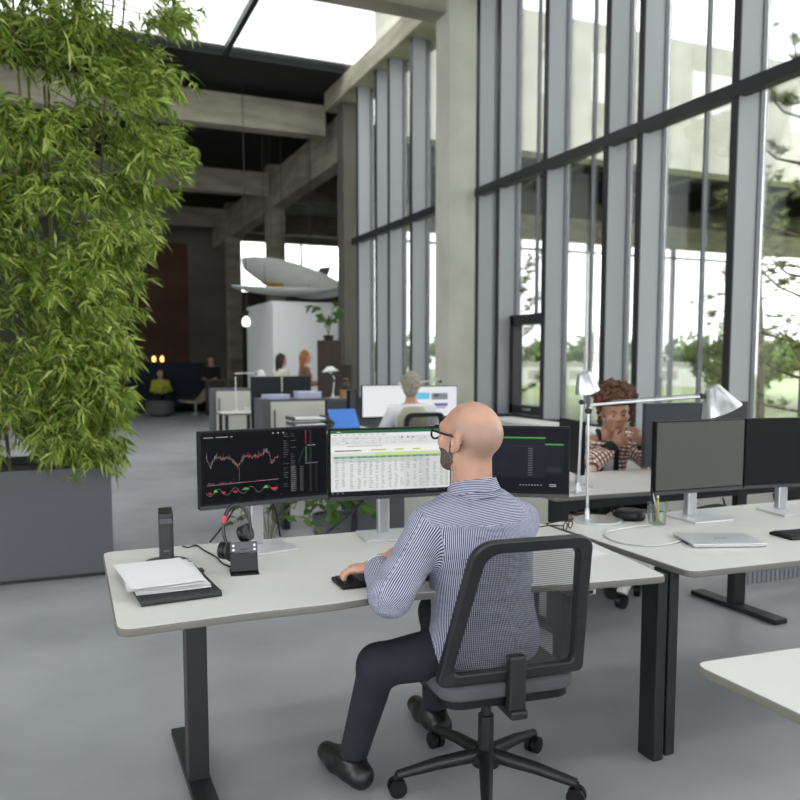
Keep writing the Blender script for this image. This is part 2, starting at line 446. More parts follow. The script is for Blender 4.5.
# glazed bays with deep fins
def bay(name, label, y0, y1, fins, opening=None, mids=()):
    w = thing(name, label, 'window', (W, y0, 0), kind='structure')
    off = (W, y0, 0)
    box('upstand', 'frame_mid', w, W - 0.05, W + 0.12, y0, y1, 0, 0.70, off=off)
    box('sill', 'frame_dark', w, W - 0.16, W + 0.06, y0, y1, 0.70, 0.745, off=off)
    for f in fins:
        fo = box('fin', 'fin_grey', w, W - 0.285, W + 0.01, f, f + 0.075, 0.745, 7.2, off=off)
        box('fin_nose', 'frame_dark', fo, W - 0.297, W - 0.283, f - 0.004, f + 0.08, 0.745, 7.2, off=off)
        box('frame_strip', 'frame_mid', fo, W - 0.03, W + 0.05, f - 0.012, f + 0.0, 0.745, 7.2, off=off)
    box('transom', 'frame_dark', w, W - 0.31, W - 0.2, y0, min(y1, 10.48) if y0 < 10.5 else 15.75, 3.86, 3.98, off=off)
    box('transom_glazing_bar', 'frame_dark', w, W - 0.03, W + 0.05, y0, y1, 3.96, 4.06, off=off)
    ed = sorted([y0] + [f for f in fins] + [y1])
    for a, b in zip(ed[:-1], ed[1:]):
        if b - a < 0.12: continue
        zlo = 0.745
        if opening and abs(a - opening[0]) < 0.3: zlo = 2.12
        box('pane', 'window_glass', w, W + 0.01, W + 0.03, a + 0.04, b - 0.02, zlo, 3.97, off=off)
        box('pane', 'window_glass', w, W + 0.01, W + 0.03, a + 0.04, b - 0.02, 4.05, 7.2, off=off)
    for mY in mids:
        box('glazing_bar', 'frame_mid', w, W - 0.005, W + 0.045, mY, mY + 0.022, 0.745 if not (opening and opening[0] < mY < opening[1]) else 2.12, 7.2, off=off)
    if opening:
        a, b = opening
        fr = MB()
        for q in ((a, a + 0.1, 0.76, 2.1), (b - 0.1, b, 0.76, 2.1), (a, b, 0.76, 0.88), (a, b, 1.98, 2.12)):
            fr.box(W - 0.1, W + 0.05, *q)
        so = fr.build('casement_frame', 'frame_dark', w, off=off)
        box('pane', 'window_glass', so, W + 0.0, W + 0.02, a + 0.1, b - 0.1, 0.88, 1.98, off=off)
        MB().tube([(W - 0.12, (a + b) / 2 - 0.07, 0.83), (W - 0.15, (a + b) / 2 - 0.05, 0.83), (W - 0.15, (a + b) / 2 + 0.07, 0.83)], 0.012, 8).build('handle', 'alu', so, off=off)
    return w
bay('window_1', 'tall glazed bay with deep grey fins on the right', 4.2, 10.9, [4.45, 5.59, 6.87, 7.43, 8.64, 9.80, 10.39], (8.75, 9.8), (5.05, 6.28, 8.1, 9.3))
bay('window_2', 'tall glazed bay with grey fins beyond the pale column', 11.35, 16.4, [12.74, 13.74, 14.37, 15.38], None, (12.2,))
bay('window_5', 'tall glazed bay beside the near desks, past the right edge', -8, 3.75, [-6.5, -5.2, -3.9, -2.6, -1.3, 0.0, 1.3, 2.6])

# ------------------------------------------------------------------ outdoors
tag(MB().box(6.4, 150, -60, 150, -0.5, -0.25).build('lawn', 'grass'), 'green lawn outside the glazed wall', 'lawn', kind='structure')
tag(MB().box(6.15, 9.0, -30, 16.7, -0.3, -0.2).build('gravel_path', 'gravel'), 'pale gravel strip along the glazed wall outside', 'path', kind='structure')
# beams and dark soffit added outside, standing in for the hall's reflection in the glass
cano = thing('reflection_beams', 'added beams and dark soffit outside, standing in for the hall reflected in the glass', 'reflection_stand_in', (14, 20, 0), kind='structure')
o9 = (14, 20, 0)
CX1 = 40
box('beam', 'concrete_light', cano, 7.5, CX1, 18.4, 19.0, 6.95, 10.5, off=o9)
box('beam', 'concrete_beam', cano, 10.2, CX1, 26.0, 26.5, 6.05, 6.9, off=o9)
box('soffit', 'ceiling_black', cano, 9.0, CX1, 19.0, 26.5, 8.3, 8.5, off=o9)
box('panel', 'concrete_dark', cano, 10.2, CX1, 26.3, 26.5, 6.9, 8.3, off=o9)
for x in (11, 15, 19.5, 24.0, 29, 34):
    box('joist', 'frame_dark', cano, x, x + 0.4, 19.0, 26.0, 7.5, 8.3, off=o9)
for x in (12, 15.6, 19.2, 23.4, 28, 33):
    box('post', 'frame_mid', cano, x, x + 0.16, 26.1, 26.26, -0.3, 6.05, off=o9)
box('rail', 'frame_mid', cano, 10.2, CX1, 26.1, 26.2, 5.62, 5.7, off=o9)

def leafy(mb, centers, radii, n, size, aspect=0.5, rng=RNG):
    """scatter n leaf quads over a set of ellipsoids"""
    centers = np.array(centers); radii = np.array(radii)
    idx = rng.integers(0, len(centers), n)
    d = rng.normal(size=(n, 3)); d /= np.linalg.norm(d, axis=1)[:, None]
    p = centers[idx] + d * radii[idx] * (0.55 + 0.5 * rng.random((n, 1)) ** 0.5)
    u = rng.normal(size=(n, 3)); u /= np.linalg.norm(u, axis=1)[:, None]
    w = np.cross(u, d + 0.3 * rng.normal(size=(n, 3))); w /= np.linalg.norm(w, axis=1)[:, None] + 1e-9
    sz = size * (0.6 + 0.8 * rng.random((n, 1)))
    a = p - u * sz; b = p + w * sz * aspect; c = p + u * sz; e = p - w * sz * aspect
    vs = np.stack([a, b, c, e], 1).reshape(-1, 3)
    k = len(mb.v)
    mb.v.extend(map(tuple, vs.tolist())); mb.f.extend([(k + 4 * i, k + 4 * i + 1, k + 4 * i + 2, k + 4 * i + 3) for i in range(n)])
def broad_tree(x, y, h, r, label, n=1500, size=0.22):
    t = thing('tree', label, 'tree', (x, y, -0.3), group='trees beyond the lawn')
    MB().tube([(0, 0, 0), (0.1, 0, h * 0.3), (0, 0.1, h * 0.6)], [0.2, 0.15, 0.08], 8).build('trunk', 'bark', t)
    cs = [(0, 0, h * 0.62)]; rs = [(r, r, h * 0.36)]
    for k in range(6):
        a = k * 1.05 + x
        cs.append((r * 0.6 * math.cos(a), r * 0.6 * math.sin(a), h * (0.4 + 0.1 * (k % 3)))); rs.append((r * 0.55, r * 0.55, h * 0.22))
    m = MB(); leafy(m, cs, rs, n, size); m.build('foliage', 'tree_leaf', t, kind='stuff')
tl = ['tree far off seen between the left fins', 'tree far off in the left glazed bay by the pale column', 'low tree seen through the opening casement', 'leafy tree seen between the casement and the white lamp head',
      'rounded tree on the far lawn behind the seated woman', 'tree on the far lawn behind the narrow pane', 'wide tree on the far lawn left of the reaching lamp', 'leafy tree on the far lawn above the reaching lamp arm',
      'broad tree on the far lawn behind the lamp shade', 'bushy tree on the far lawn right of the lamp shade']
for i, l in enumerate(tl):
    az = math.radians(21 + i * 3.15); R_ = 84 + 3 * (i % 2)
    broad_tree(R_ * math.sin(az), R_ * math.cos(az), 4.0 + 0.7 * ((i * 7) % 3), 2.1 + 0.12 * (i % 3), l, 900, 0.34)
broad_tree(22.5, 21.5, 3.2, 1.7, 'round bush on the lawn right of the wide fin', 1500, 0.14)
broad_tree(25.0, 18.2, 3.5, 1.8, 'taller bush on the lawn at the right edge', 1500, 0.14)
broad_tree(14.0, 10.3, 2.6, 0.95, 'low bush outside the last pane, left one', 1200, 0.09)
broad_tree(16.6, 12.0, 2.8, 1.1, 'low bush outside the last pane, right one', 1200, 0.09)
fb = thing('low_building', 'long low white building far across the lawn', 'building', (32, 46, -0.3), math.radians(-38))
box('wall', 'far_building', fb, -9, 9, 0, 3, 0, 1.5); box('roof', 'gravel', fb, -9.2, 9.2, -0.2, 3.2, 1.5, 1.65)
for k in range(6): box('window', 'gravel', fb, -8 + k * 2.8, -6.6 + k * 2.8, -0.04, 0.02, 0.5, 1.1)

def pine(x, y, h, label, seed, zlo=0.9, lean=(-0.3, 0.2), nb=26, reach=1.7):
    rs = np.random.default_rng(seed)
    t = thing('pine_tree', label, 'tree', (x, y, -0.3), group='pines by the glazed wall')
    tr = [(lean[0] * q * q, lean[1] * q, h * q) for q in np.linspace(0, 1, 7)]
    MB().tube(tr, [0.09 * (1 - 0.8 * q) + 0.012 for q in np.linspace(0, 1, 7)], 8).build('trunk', 'bark', t, smooth=True)
    br = MB(); nd = MB()
    for k in range(nb):
        q = zlo / h + (1 - zlo / h) * (k + rs.random()) / nb
        b0 = Vector((lean[0] * q * q, lean[1] * q, h * q)); a = k * 2.4 + rs.random()
        L = reach * (1.05 - 0.7 * q) * (0.6 + 0.5 * rs.random())
        d = Vector((math.cos(a), math.sin(a), 0.25 + 0.3 * rs.random())).normalized()
        pts = [b0, b0 + d * L * 0.5 + Vector((0, 0, -0.05)), b0 + d * L + Vector((0, 0, 0.12))]
        br.tube(pts, [0.022, 0.015, 0.007], 5)
        for j in range(9):
            s_ = 0.35 + 0.65 * j / 8
            p = b0.lerp(pts[2], s_) + Vector(rs.normal(size=3)) * 0.1 * s_
            for q2 in range(46):
                n = Vector(rs.normal(size=3)); n = (n.normalized() + d * 0.5 + Vector((0, 0, 0.35))).normalized()
                ll = 0.11 + 0.08 * rs.random(); sd = n.orthogonal().normalized() * 0.008
                nd.add([p - sd, p + sd, p + n * ll], [(0, 1, 2)])
    br.build('branches', 'bark', t); nd.build('needles', 'pine_needle', t, kind='stuff')
pine(8.6, 6.95, 5.2, 'pine tree close outside the last pane on the right', 3)
pine(11.6, 10.6, 5.0, 'slimmer pine outside behind the lamp shade', 5, 1.0, (-0.2, 0.1), 22, 1.5)
pine(9.6, 15.6, 4.4, 'pine outside the opening casement window', 8, 0.6, (0.1, 0.1), 18, 1.0)

# ------------------------------------------------------------------ furniture builders
DZ = 0.74
def t_leg(mb_parent, x, y, half, z, off, ang=0):
    """sit-stand column with foot, one lifting column"""
    leg = MB().box(x - 0.045, x + 0.045, y - 0.03, y + 0.03, 0.03, z * 0.62).build('leg', 'steel_black', mb_parent, off=off, bevel=0.004)
    MB().box(x - 0.037, x + 0.037, y - 0.023, y + 0.023, z * 0.62, z - 0.03).build('inner_column', 'steel_black', leg, off=off, bevel=0.003)
    MB().box(x - 0.04, x + 0.04, y - half, y + half, 0.0, 0.032).build('foot', 'steel_black', leg, off=off, bevel=0.006)
    return leg

def monitor(name, label, p0, p1, z0, z1, content=None, stand=True, base_dir=1, group=None, back='bezel', chin=True, standx=0.5, screen='bezel', base=None):
    """p0 left and p1 right end of the front as the viewer sees it; screen faces -y locally"""
    p0 = Vector((*p0, 0)); p1 = Vector((*p1, 0)); w = (p1 - p0).length; a = math.atan2(p1.y - p0.y, p1.x - p0.x)
    mid = (p0 + p1) / 2
    t = thing(name, label, 'monitor', (mid.x, mid.y, DZ if base is None else base), a, group)
    zb = DZ if base is None else base
    h0, h1 = z0 - zb, z1 - zb
    MB().box(-w / 2 + 0.002, w / 2 - 0.002, -0.004, 0.03, h0, h1).build('housing', back, t, bevel=0.004)
    MB().box(-w / 2 + 0.006, w / 2 - 0.006, -0.0065, -0.004, h0 + 0.022, h1 - 0.006).build('screen_glass', screen, t)
    if chin: MB().box(-w / 2 + 0.002, w / 2 - 0.002, -0.008, 0.0, h0, h0 + 0.016).build('chin', 'bezel_chin', t, bevel=0.001)
    if stand:
        sx = (standx - 0.5) * w
        MB().box(sx - 0.026, sx + 0.026, 0.04, 0.078, 0.008, h0 + 0.14).build('stand', 'alu', t, bevel=0.006)
        MB().box(sx - 0.03, sx + 0.03, 0.03, 0.05, h0 + 0.1, h0 + 0.2).build('mount', 'plastic_black', t)
        MB().box(sx - 0.115, sx + 0.115, -0.11, 0.1, 0.0, 0.01).build('base', 'alu_plate', t, bevel=0.003)
    if content:
        m = MB(); m.col = (0, 0, 0)
        content(m, -w / 2 + 0.009, w / 2 - 0.009, h0 + 0.025, h1 - 0.008)
        m.build('screen_image', 'screen_pixels', t)
    return t

def rect(m, u0, u1, v0, v1, rgb, ext, lay=1):
    """u,v in 0..1 with v down from the top of the screen"""
    X0, X1, Z0, Z1 = ext
    m.col = lin(rgb)
    x0 = X0 + (X1 - X0) * u0; x1 = X0 + (X1 - X0) * u1; z1 = Z1 - (Z1 - Z0) * v0; z0 = Z1 - (Z1 - Z0) * v1
    y = -0.0066 - 0.00012 * lay
    m.add([(x0, y, z0), (x1, y, z0), (x1, y, z1), (x0, y, z1)], [(0, 1, 2, 3)])
def line(m, pts, wd, rgb, ext, lay=2):
    X0, X1, Z0, Z1 = ext; m.col = lin(rgb); y = -0.0066 - 0.00012 * lay
    for (a, b), (c, d) in zip(pts[:-1], pts[1:]):
        A = Vector((X0 + (X1 - X0) * a, y, Z1 - (Z1 - Z0) * b)); B = Vector((X0 + (X1 - X0) * c, y, Z1 - (Z1 - Z0) * d))
        t = (B - A); n = Vector((-t.z, 0, t.x)); n = n.normalized() * wd if n.length > 0 else Vector((0, 0, wd))
        m.add([A - n, B - n, B + n, A + n], [(0, 1, 2, 3)])

def trading(m, *e):
    r = random.Random(4)
    rect(m, 0, 1, 0, 1, (15, 15, 18), e, 0)
    rect(m, 0.02, 0.98, 0.05, 0.97, (10, 10, 13), e, 1)
    for u, w in ((0.02, 0.07), (0.11, 0.09), (0.22, 0.02)): rect(m, u, u + w, 0.055, 0.068, (150, 150, 156), e, 2)
    for k in range(3): rect(m, 0.55 + 0.042 * k, 0.562 + 0.042 * k, 0.03, 0.05, (170, 170, 176), e, 2)
    for k in range(5): line(m, [(0.05, 0.2 + 0.09 * k), (0.6, 0.2 + 0.09 * k)], 0.0002, (26, 26, 30), e)
    P = []
    base = [0.34, 0.48, 0.40, 0.33, 0.36, 0.37, 0.36, 0.37, 0.44, 0.5, 0.42, 0.36, 0.35, 0.38, 0.37, 0.36, 0.34, 0.3, 0.31, 0.49, 0.42, 0.4]
    for i in range(110):
        q = i / 109 * (len(base) - 1); k = min(int(q), len(base) - 2); y = base[k] * (1 - q + k) + base[k + 1] * (q - k)
        P.append((0.035 + 0.56 * i / 109, y + r.uniform(-0.02, 0.02)))
    line(m, P, 0.00045, (140, 140, 144), e)
    for i in range(0, 110):
        x, y = P[i]
        if r.random() < 0.8:
            c = (196, 60, 84) if r.random() < 0.6 else (150, 156, 150)
            hgt = abs(r.gauss(0, 0.018)) + 0.005
            rect(m, x, x + 0.0020, y - hgt * (2.2 if r.random() < 0.07 else 1), y + hgt * 0.7, c, e, 3)
    rect(m, 0.284, 0.286, 0.5, 0.74, (120, 120, 124), e, 3)
    line(m, [(0.04, 0.745), (0.2, 0.74), (0.3, 0.735), (0.6, 0.725)], 0.0006, (150, 150, 154), e)
    for i in range(60):
        x = 0.04 + 0.56 * i / 60; hh = abs(r.gauss(0, 0.012)) + 0.002
        rect(m, x, x + 0.004, 0.735 - hh, 0.735, (190, 56, 80) if r.random() < 0.6 else (120, 124, 120), e, 3)
    for c, wd, sgn, rgb in ((0.06, 0.03, 1, (180, 48, 74)), (0.10, 0.03, -1, (86, 190, 110)), (0.16, 0.03, 1, (200, 56, 84)), (0.25, 0.045, 1, (186, 48, 78)), (0.33, 0.06, -1, (74, 160, 92)), (0.49, 0.04, -1, (86, 190, 110)), (0.56, 0.055, 1, (220, 56, 90))):
        for k in range(7):
            q = (k - 3) / 3.5; hh = 0.036 * (1 - q * q)
            rect(m, c + q * wd * 0.5, c + q * wd * 0.5 + wd * 0.13, 0.845 - (hh if sgn < 0 else 0), 0.845 + (hh if sgn > 0 else 0), rgb, e, 3)
    line(m, [(0.03 + 0.56 * i / 40, 0.85 + 0.05 * math.sin(i * 0.7)) for i in range(41)], 0.0005, (150, 150, 120), e)
    for k in range(6): rect(m, 0.06 + 0.11 * k, 0.075 + 0.11 * k, 0.955, 0.962, (110, 110, 114), e)
    for cx in (0.64, 0.70):
        for k in range(26):
            if r.random() < 0.7: rect(m, cx, cx + r.uniform(0.02, 0.045), 0.06 + 0.034 * k, 0.068 + 0.034 * k, (104, 104, 110), e)
    for k in range(13): rect(m, 0.70, 0.745, 0.56 + 0.03 * k, 0.57 + 0.03 * k, (140, 140, 144), e); rect(m, 0.775, 0.805, 0.56 + 0.03 * k, 0.57 + 0.03 * k, (120, 120, 124), e)
    line(m, [(0.76, 0.52), (0.815, 0.28)], 0.0006, (70, 110, 80), e)
    rect(m, 0.822, 0.832, 0.02, 0.24, (176, 44, 64), e); rect(m, 0.822, 0.836, 0.26, 0.5, (64, 120, 76), e)
    rect(m, 0.856, 0.876, 0.02, 0.96, (52, 52, 56), e); rect(m, 0.905, 0.925, 0.52, 0.96, (46, 46, 50), e)
    rect(m, 0.84, 0.91, 0.245, 0.255, (190, 190, 194), e); rect(m, 0.82, 0.93, 0.515, 0.525, (150, 150, 154), e)

def sheet(m, *e):
    r = random.Random(11)
    rect(m, 0, 1, 0, 1, (228, 229, 228), e, 0)
    rect(m, 0, 1, 0, 0.045, (46, 110, 72), e, 1); rect(m, 0.05, 0.08, 0.015, 0.03, (210, 226, 214), e)
    rect(m, 0, 1, 0.045, 0.09, (238, 238, 238), e, 1); rect(m, 0, 1, 0.09, 0.235, (226, 226, 227), e, 1)
    for k in range(9): rect(m, 0.02 + 0.05 * k, 0.05 + 0.05 * k, 0.062, 0.076, (150, 152, 152), e)
    for k in range(46):
        u = 0.015 + 0.021 * k
        for v in (0.115, 0.15, 0.185):
            if r.random() < 0.6: rect(m, u, u + r.uniform(0.006, 0.016), v, v + r.uniform(0.01, 0.022), r.choice([(150, 152, 154), (176, 176, 178), (120, 130, 126), (190, 190, 190)]), e)
    for u in (0.58, 0.63, 0.67): rect(m, u, u + 0.014, 0.105, 0.14, (92, 96, 98), e)
    for u in (0.06, 0.19, 0.35, 0.46, 0.55, 0.72, 0.8, 0.9): rect(m, u, u + 0.0015, 0.1, 0.23, (196, 196, 198), e)
    rect(m, 0, 1, 0.235, 0.265, (240, 240, 240), e, 1); rect(m, 0.13, 0.42, 0.24, 0.252, (160, 164, 164), e)
    rect(m, 0, 1, 0.265, 0.345, (244, 244, 242), e, 1); rect(m, 0.03, 0.25, 0.305, 0.327, (108, 112, 112), e)
    for u, w in ((0.32, 0.14), (0.52, 0.09), (0.67, 0.08)): rect(m, u, u + w, 0.295, 0.33, (236, 238, 170), e); rect(m, u + 0.01, u + w - 0.01, 0.305, 0.315, (150, 152, 90), e, 3)
    rect(m, 0.02, 0.36, 0.36, 0.40, (214, 228, 208), e, 1); rect(m, 0.36, 0.985, 0.355, 0.40, (206, 226, 150), e, 1)
    rect(m, 0.02, 0.985, 0.40, 0.44, (150, 186, 164), e, 1)
    cols = [0.03, 0.085, 0.15, 0.215, 0.26, 0.31, 0.36, 0.41, 0.47, 0.52, 0.57, 0.62, 0.68, 0.73, 0.79, 0.85, 0.91, 0.955]
    for c in cols: rect(m, c, c + 0.035, 0.41, 0.432, (58, 92, 74), e)
    rect(m, 0.60, 0.985, 0.44, 0.93, (216, 217, 216), e, 1)
    rect(m, 0.76, 0.82, 0.44, 0.93, (206, 207, 206), e, 2)
    for row in range(18):
        v = 0.452 + row * 0.0262
        rect(m, 0.02, 0.985, v + 0.018, v + 0.0195, (206, 212, 208), e, 2)
        for c in cols:
            if r.random() < 0.86: rect(m, c + r.uniform(0, 0.008), c + r.uniform(0.02, 0.036), v, v + 0.0085, r.choice([(132, 140, 136), (150, 156, 154), (166, 172, 168)]), e, 3)
    for row in range(2): rect(m, 0.02, 0.76, 0.449 + row * 0.026, 0.47 + row * 0.026, (196, 204, 200), e, 2)
    rect(m, 0, 1, 0.95, 1, (30, 32, 38), e, 1)
    for u in (0.01, 0.05, 0.09): rect(m, u, u + 0.008, 0.965, 0.985, (170, 172, 176), e)
    for k in range(6): rect(m, 0.80 + 0.016 * k, 0.807 + 0.016 * k, 0.965, 0.982, (190, 192, 196), e)
    rect(m, 0.93, 0.965, 0.965, 0.975, (190, 192, 196), e)

def darkapp(m, *e):
    r = random.Random(5)
    rect(m, 0, 1, 0, 1, (24, 25, 32), e, 0)
    rect(m, 0.03, 0.80, 0.135, 0.16, (82, 150, 84), e, 2); rect(m, 0.80, 0.96, 0.235, 0.26, (82, 150, 84), e, 2)
    rect(m, 0.03, 0.80, 0.16, 0.78, (36, 37, 44), e, 1); rect(m, 0.80, 0.96, 0.26, 0.72, (34, 35, 42), e, 1)
    rect(m, 0.03, 0.78, 0.28, 0.288, (58, 59, 66), e, 2)
    for k in range(12):
        v = 0.31 + 0.038 * k
        rect(m, 0.65, 0.69, v, v + 0.012, (108, 109, 116), e, 2); rect(m, 0.08, 0.1, v, v + 0.01, (90, 91, 98), e, 2)
        if r.random() < 0.5: rect(m, 0.4, 0.46, v, v + 0.008, (60, 61, 68), e, 2)
    for k in range(8): rect(m, 0.58 + 0.026 * k, 0.588 + 0.026 * k, 0.885, 0.9, (190, 192, 198), e, 2)
    rect(m, 0.84, 0.90, 0.875, 0.885, (190, 192, 198), e, 2); rect(m, 0.84, 0.90, 0.9, 0.91, (190, 192, 198), e, 2)
    rect(m, 0.82, 0.94, 0.6, 0.68, (46, 48, 58), e, 2)
def white_page(m, *e):
    rect(m, 0, 1, 0, 1, (238, 240, 244), e, 0); rect(m, 0.03, 0.97, 0.05, 0.07, (224, 226, 232), e)
def thumbs(m, *e):
    rect(m, 0, 1, 0, 1, (236, 238, 242), e, 0)
    rect(m, 0.06, 0.4, 0.2, 0.42, (112, 200, 232), e); rect(m, 0.44, 0.8, 0.22, 0.44, (140, 140, 150), e); rect(m, 0.5, 0.6, 0.24, 0.34, (92, 84, 84), e, 3)
    rect(m, 0.5, 0.8, 0.56, 0.66, (110, 108, 160), e); rect(m, 0.5, 0.76, 0.68, 0.74, (190, 160, 170), e); rect(m, 0.08, 0.4, 0.6, 0.8, (222, 222, 234), e)

# ------------------------------------------------------------------ near desk
MAN_DESK = [(0.136, 2.335), (0.50, 2.345), (0.80, 2.332), (0.90, 2.345), (1.08, 2.33), (1.35, 2.28), (1.64, 2.212), (1.965, 2.172), (2.06, 2.80), (2.065, 3.27), (1.0, 3.30), (0.15, 3.335)]
def desk(name, label, poly, rad, z, legs, group=None, thick=0.026):
    c = (sum(p[0] for p in poly) / len(poly), sum(p[1] for p in poly) / len(poly), 0)
    t = thing(name, label, 'desk', c, 0, group)
    P = round_poly(poly, rad)
    MB().prism(P, z - thick, z - 0.0015).build('edge_band', 'desk_edge', t, off=c, bevel=0.006)
    cx, cy = c[0], c[1]
    P2 = [((x - cx) * 0.9965 + cx, (y - cy) * 0.9965 + cy) for x, y in P]
    MB().prism(P2, z - 0.0016, z).build('top', 'desk_white', t, off=c)
    return t, c
d1, c1 = desk('office_desk', 'pale desk with a wavy front edge where the bald man types', MAN_DESK, [0.05, 0, 0.05, 0.05, 0.05, 0.1, 0.05, 0.03, 0.02, 0.04, 0, 0.05], DZ, None)
for x in (0.49, 1.93):
    lg = t_leg(d1, x, 3.10 if x < 1 else 2.42, 0.0, DZ, c1) if False else None
def panel_leg(parent, x, y, w, d, z, off):
    o = MB().box(x - w / 2, x + w / 2, y - d / 2, y + d / 2, 0.0, z).build('leg', 'steel_black', parent, off=off, bevel=0.004)
    return o
lo = panel_leg(d1, 0.42, 2.80, 0.07, 0.09, DZ - 0.026, c1); MB().box(0.38, 0.46, 2.42, 3.2, 0, 0.03).build('foot', 'steel_black', lo, off=c1, bevel=0.004)
lo = panel_leg(d1, 2.03, 2.31, 0.045, 0.09, DZ - 0.026, c1); panel_leg(d1, 2.03, 3.15, 0.05, 0.07, DZ - 0.026, c1)
MB().box(0.42, 2.0, 2.78, 2.84, DZ - 0.08, DZ - 0.03).build('crossbar', 'steel_black', d1, off=c1)
pw = MB().box(1.60, 1.70, 2.225, 2.30, DZ - 0.05, DZ - 0.028).build('height_switch', 'alu', d1, off=c1, bevel=0.003)
MB().box(1.615, 1.645, 2.2235, 2.226, DZ - 0.045, DZ - 0.033).build('button', 'plastic_black', pw, off=c1)
MB().box(1.655, 1.685, 2.2235, 2.226, DZ - 0.045, DZ - 0.033).build('button', 'plastic_black', pw, off=c1)

ND = [(2.078, 2.18), (3.9, 2.06), (3.9, 3.10), (2.085, 3.13)]
d2, c2 = desk('office_desk', 'pale desk at the right with the closed silver laptop', ND, [0.05, 0.04, 0.04, 0.03], DZ, None)
lo = panel_leg(d2, 2.103, 2.33, 0.045, 0.09, DZ - 0.026, c2); panel_leg(d2, 2.135, 3.05, 0.05, 0.07, DZ - 0.026, c2)
lo = panel_leg(d2, 3.82, 2.6, 0.07, 0.09, DZ - 0.026, c2); MB().box(3.78, 3.86, 2.2, 3.0, 0, 0.03).build('foot', 'steel_black', lo, off=c2, bevel=0.004)

WD = [(2.40, 3.50), (4.25, 3.38), (4.25, 4.15), (2.42, 4.27)]
d3, c3 = desk('office_desk', 'white desk where the woman in the checked jacket sits', WD, 0.03, 0.78, None)
lo = panel_leg(d3, 2.50, 3.62, 0.07, 0.1, 0.75, c3); MB().box(2.46, 2.54, 3.56, 4.1, 0, 0.03).build('foot', 'steel_black', lo, off=c3, bevel=0.004)
lo = MB().box(3.71, 3.80, 3.53, 3.59, 0.03, 0.46).build('leg', 'steel_black', d3, off=c3, bevel=0.004)
MB().box(3.718, 3.792, 3.538, 3.582, 0.46, 0.752).build('inner_column', 'steel_black', lo, off=c3)
MB().box(3.70, 3.80, 3.22, 3.88, 0, 0.03).build('foot', 'steel_black', lo, off=c3, bevel=0.006)
MB().box(2.46, 4.2, 3.54, 3.62, 0.695, 0.745).build('cable_tray', 'steel_black', d3, off=c3)
tubeo('bundled_cable', 'plastic_black', d3, catmull([(2.9, 3.48, 0.67), (3.2, 3.46, 0.64), (3.5, 3.47, 0.66), (3.7, 3.45, 0.6), (4.1, 3.44, 0.66)], 6), 0.012, off=c3)
for k, x in enumerate((2.75, 3.05, 3.55, 3.95)):
    tubeo('hanging_cable', 'plastic_black', d3, catmull([(x, 3.49, 0.70), (x + 0.03, 3.45, 0.62 - 0.02 * k), (x + 0.08, 3.46, 0.66)], 6), 0.006, 6, off=c3)
# wire basket under the far side of the right desk
wbk = thing('wire_basket', 'pale wire mesh panel low behind the right desk', 'basket', (4.35, 3.75, 0.0))
MB().box(-0.45, 0.55, -0.01, 0.01, 0.06, 0.36).build('mesh_panel', 'wire_mesh', wbk)
for q in ((-0.45, 0.0), (0.53, 0.0)): MB().box(q[0], q[0] + 0.02, -0.012, 0.012, 0.0, 0.37).build('upright', 'lamp_white', wbk)
MB().box(-0.45, 0.55, -0.014, 0.014, 0.345, 0.365).build('top_rail', 'lamp_white', wbk); MB().box(-0.45, 0.55, -0.014, 0.014, 0.15, 0.168).build('mid_rail', 'lamp_white', wbk)
for k in range(24): MB().box(-0.43 + k * 0.04, -0.426 + k * 0.04, -0.013, -0.009, 0.06, 0.35).build('wire', 'frame_mid', wbk)

FD = [(1.45, 0.75), (2.9, 0.60), (2.9, 1.385), (1.45, 1.505)]
d4, c4 = desk('office_desk', 'pale desk corner in the near right foreground', FD, 0.04, DZ, None)
panel_leg(d4, 1.55, 1.1, 0.07, 0.09, DZ - 0.026, c4); panel_leg(d4, 2.8, 1.0, 0.07, 0.09, DZ - 0.026, c4)

# monitors of the near desk
monitor('monitor', 'dark monitor with red and green stock chart lines, leftmost of three', (0.495, 3.105), (1.04, 3.19), 0.92, 1.226, trading, standx=0.46)
monitor('monitor', 'monitor showing a pale green and white spreadsheet', (1.046, 3.19), (1.592, 3.125), 0.905, 1.211, sheet, standx=0.46)
monitor('monitor', 'angled dark monitor with green bars right of the bald head', (1.60, 3.12), (2.025, 2.85), 0.905, 1.214, darkapp)
monitor('monitor', 'switched-off monitor with a painted grey reflection behind the silver laptop', (2.555, 2.93), (3.09, 2.915), 0.868, 1.215, None, screen='screen_grey_reflection')
monitor('monitor', 'switched-off black monitor at the right edge of view', (3.095, 2.914), (3.63, 2.83), 0.868, 1.215)
# monitor of the woman, seen from behind, and one seen from its edge
monitor('monitor', 'large dark monitor seen from behind in front of the woman', (4.10, 3.87), (3.31, 3.92), 0.84, 1.235, None, base=0.78, chin=False, back='monitor_back')
monitor('monitor', 'dark monitor seen edge-on between the chart screens and the lamp', (2.75, 3.98), (2.66, 3.65), 0.86, 1.16, None, base=0.78, chin=False)

# ------------------------------------------------------------------ small things on the near desk
t = thing('mini_computer', 'black upright mini computer on an oval foot', 'computer', (0.362, 3.055, DZ), math.radians(-6))
MB().prism(round_poly([(-0.026, -0.075), (0.026, -0.075), (0.026, 0.075), (-0.026, 0.075)], 0.012), 0.008, 0.2).build('case', 'plastic_satin', t, bevel=0.004)
MB().prism([(0.078 * math.cos(a), 0.07 * math.sin(a)) for a in np.linspace(0, 2 * PI, 33)[:-1]], 0, 0.011).build('foot', 'plastic_grey', t, bevel=0.003)
MB().box(-0.022, 0.022, -0.0765, -0.07, 0.165, 0.182).build('front_vent', 'plastic_grey', t)
MB().box(-0.012, 0.012, -0.0765, -0.07, 0.06, 0.068).build('logo', 'plastic_grey', t)

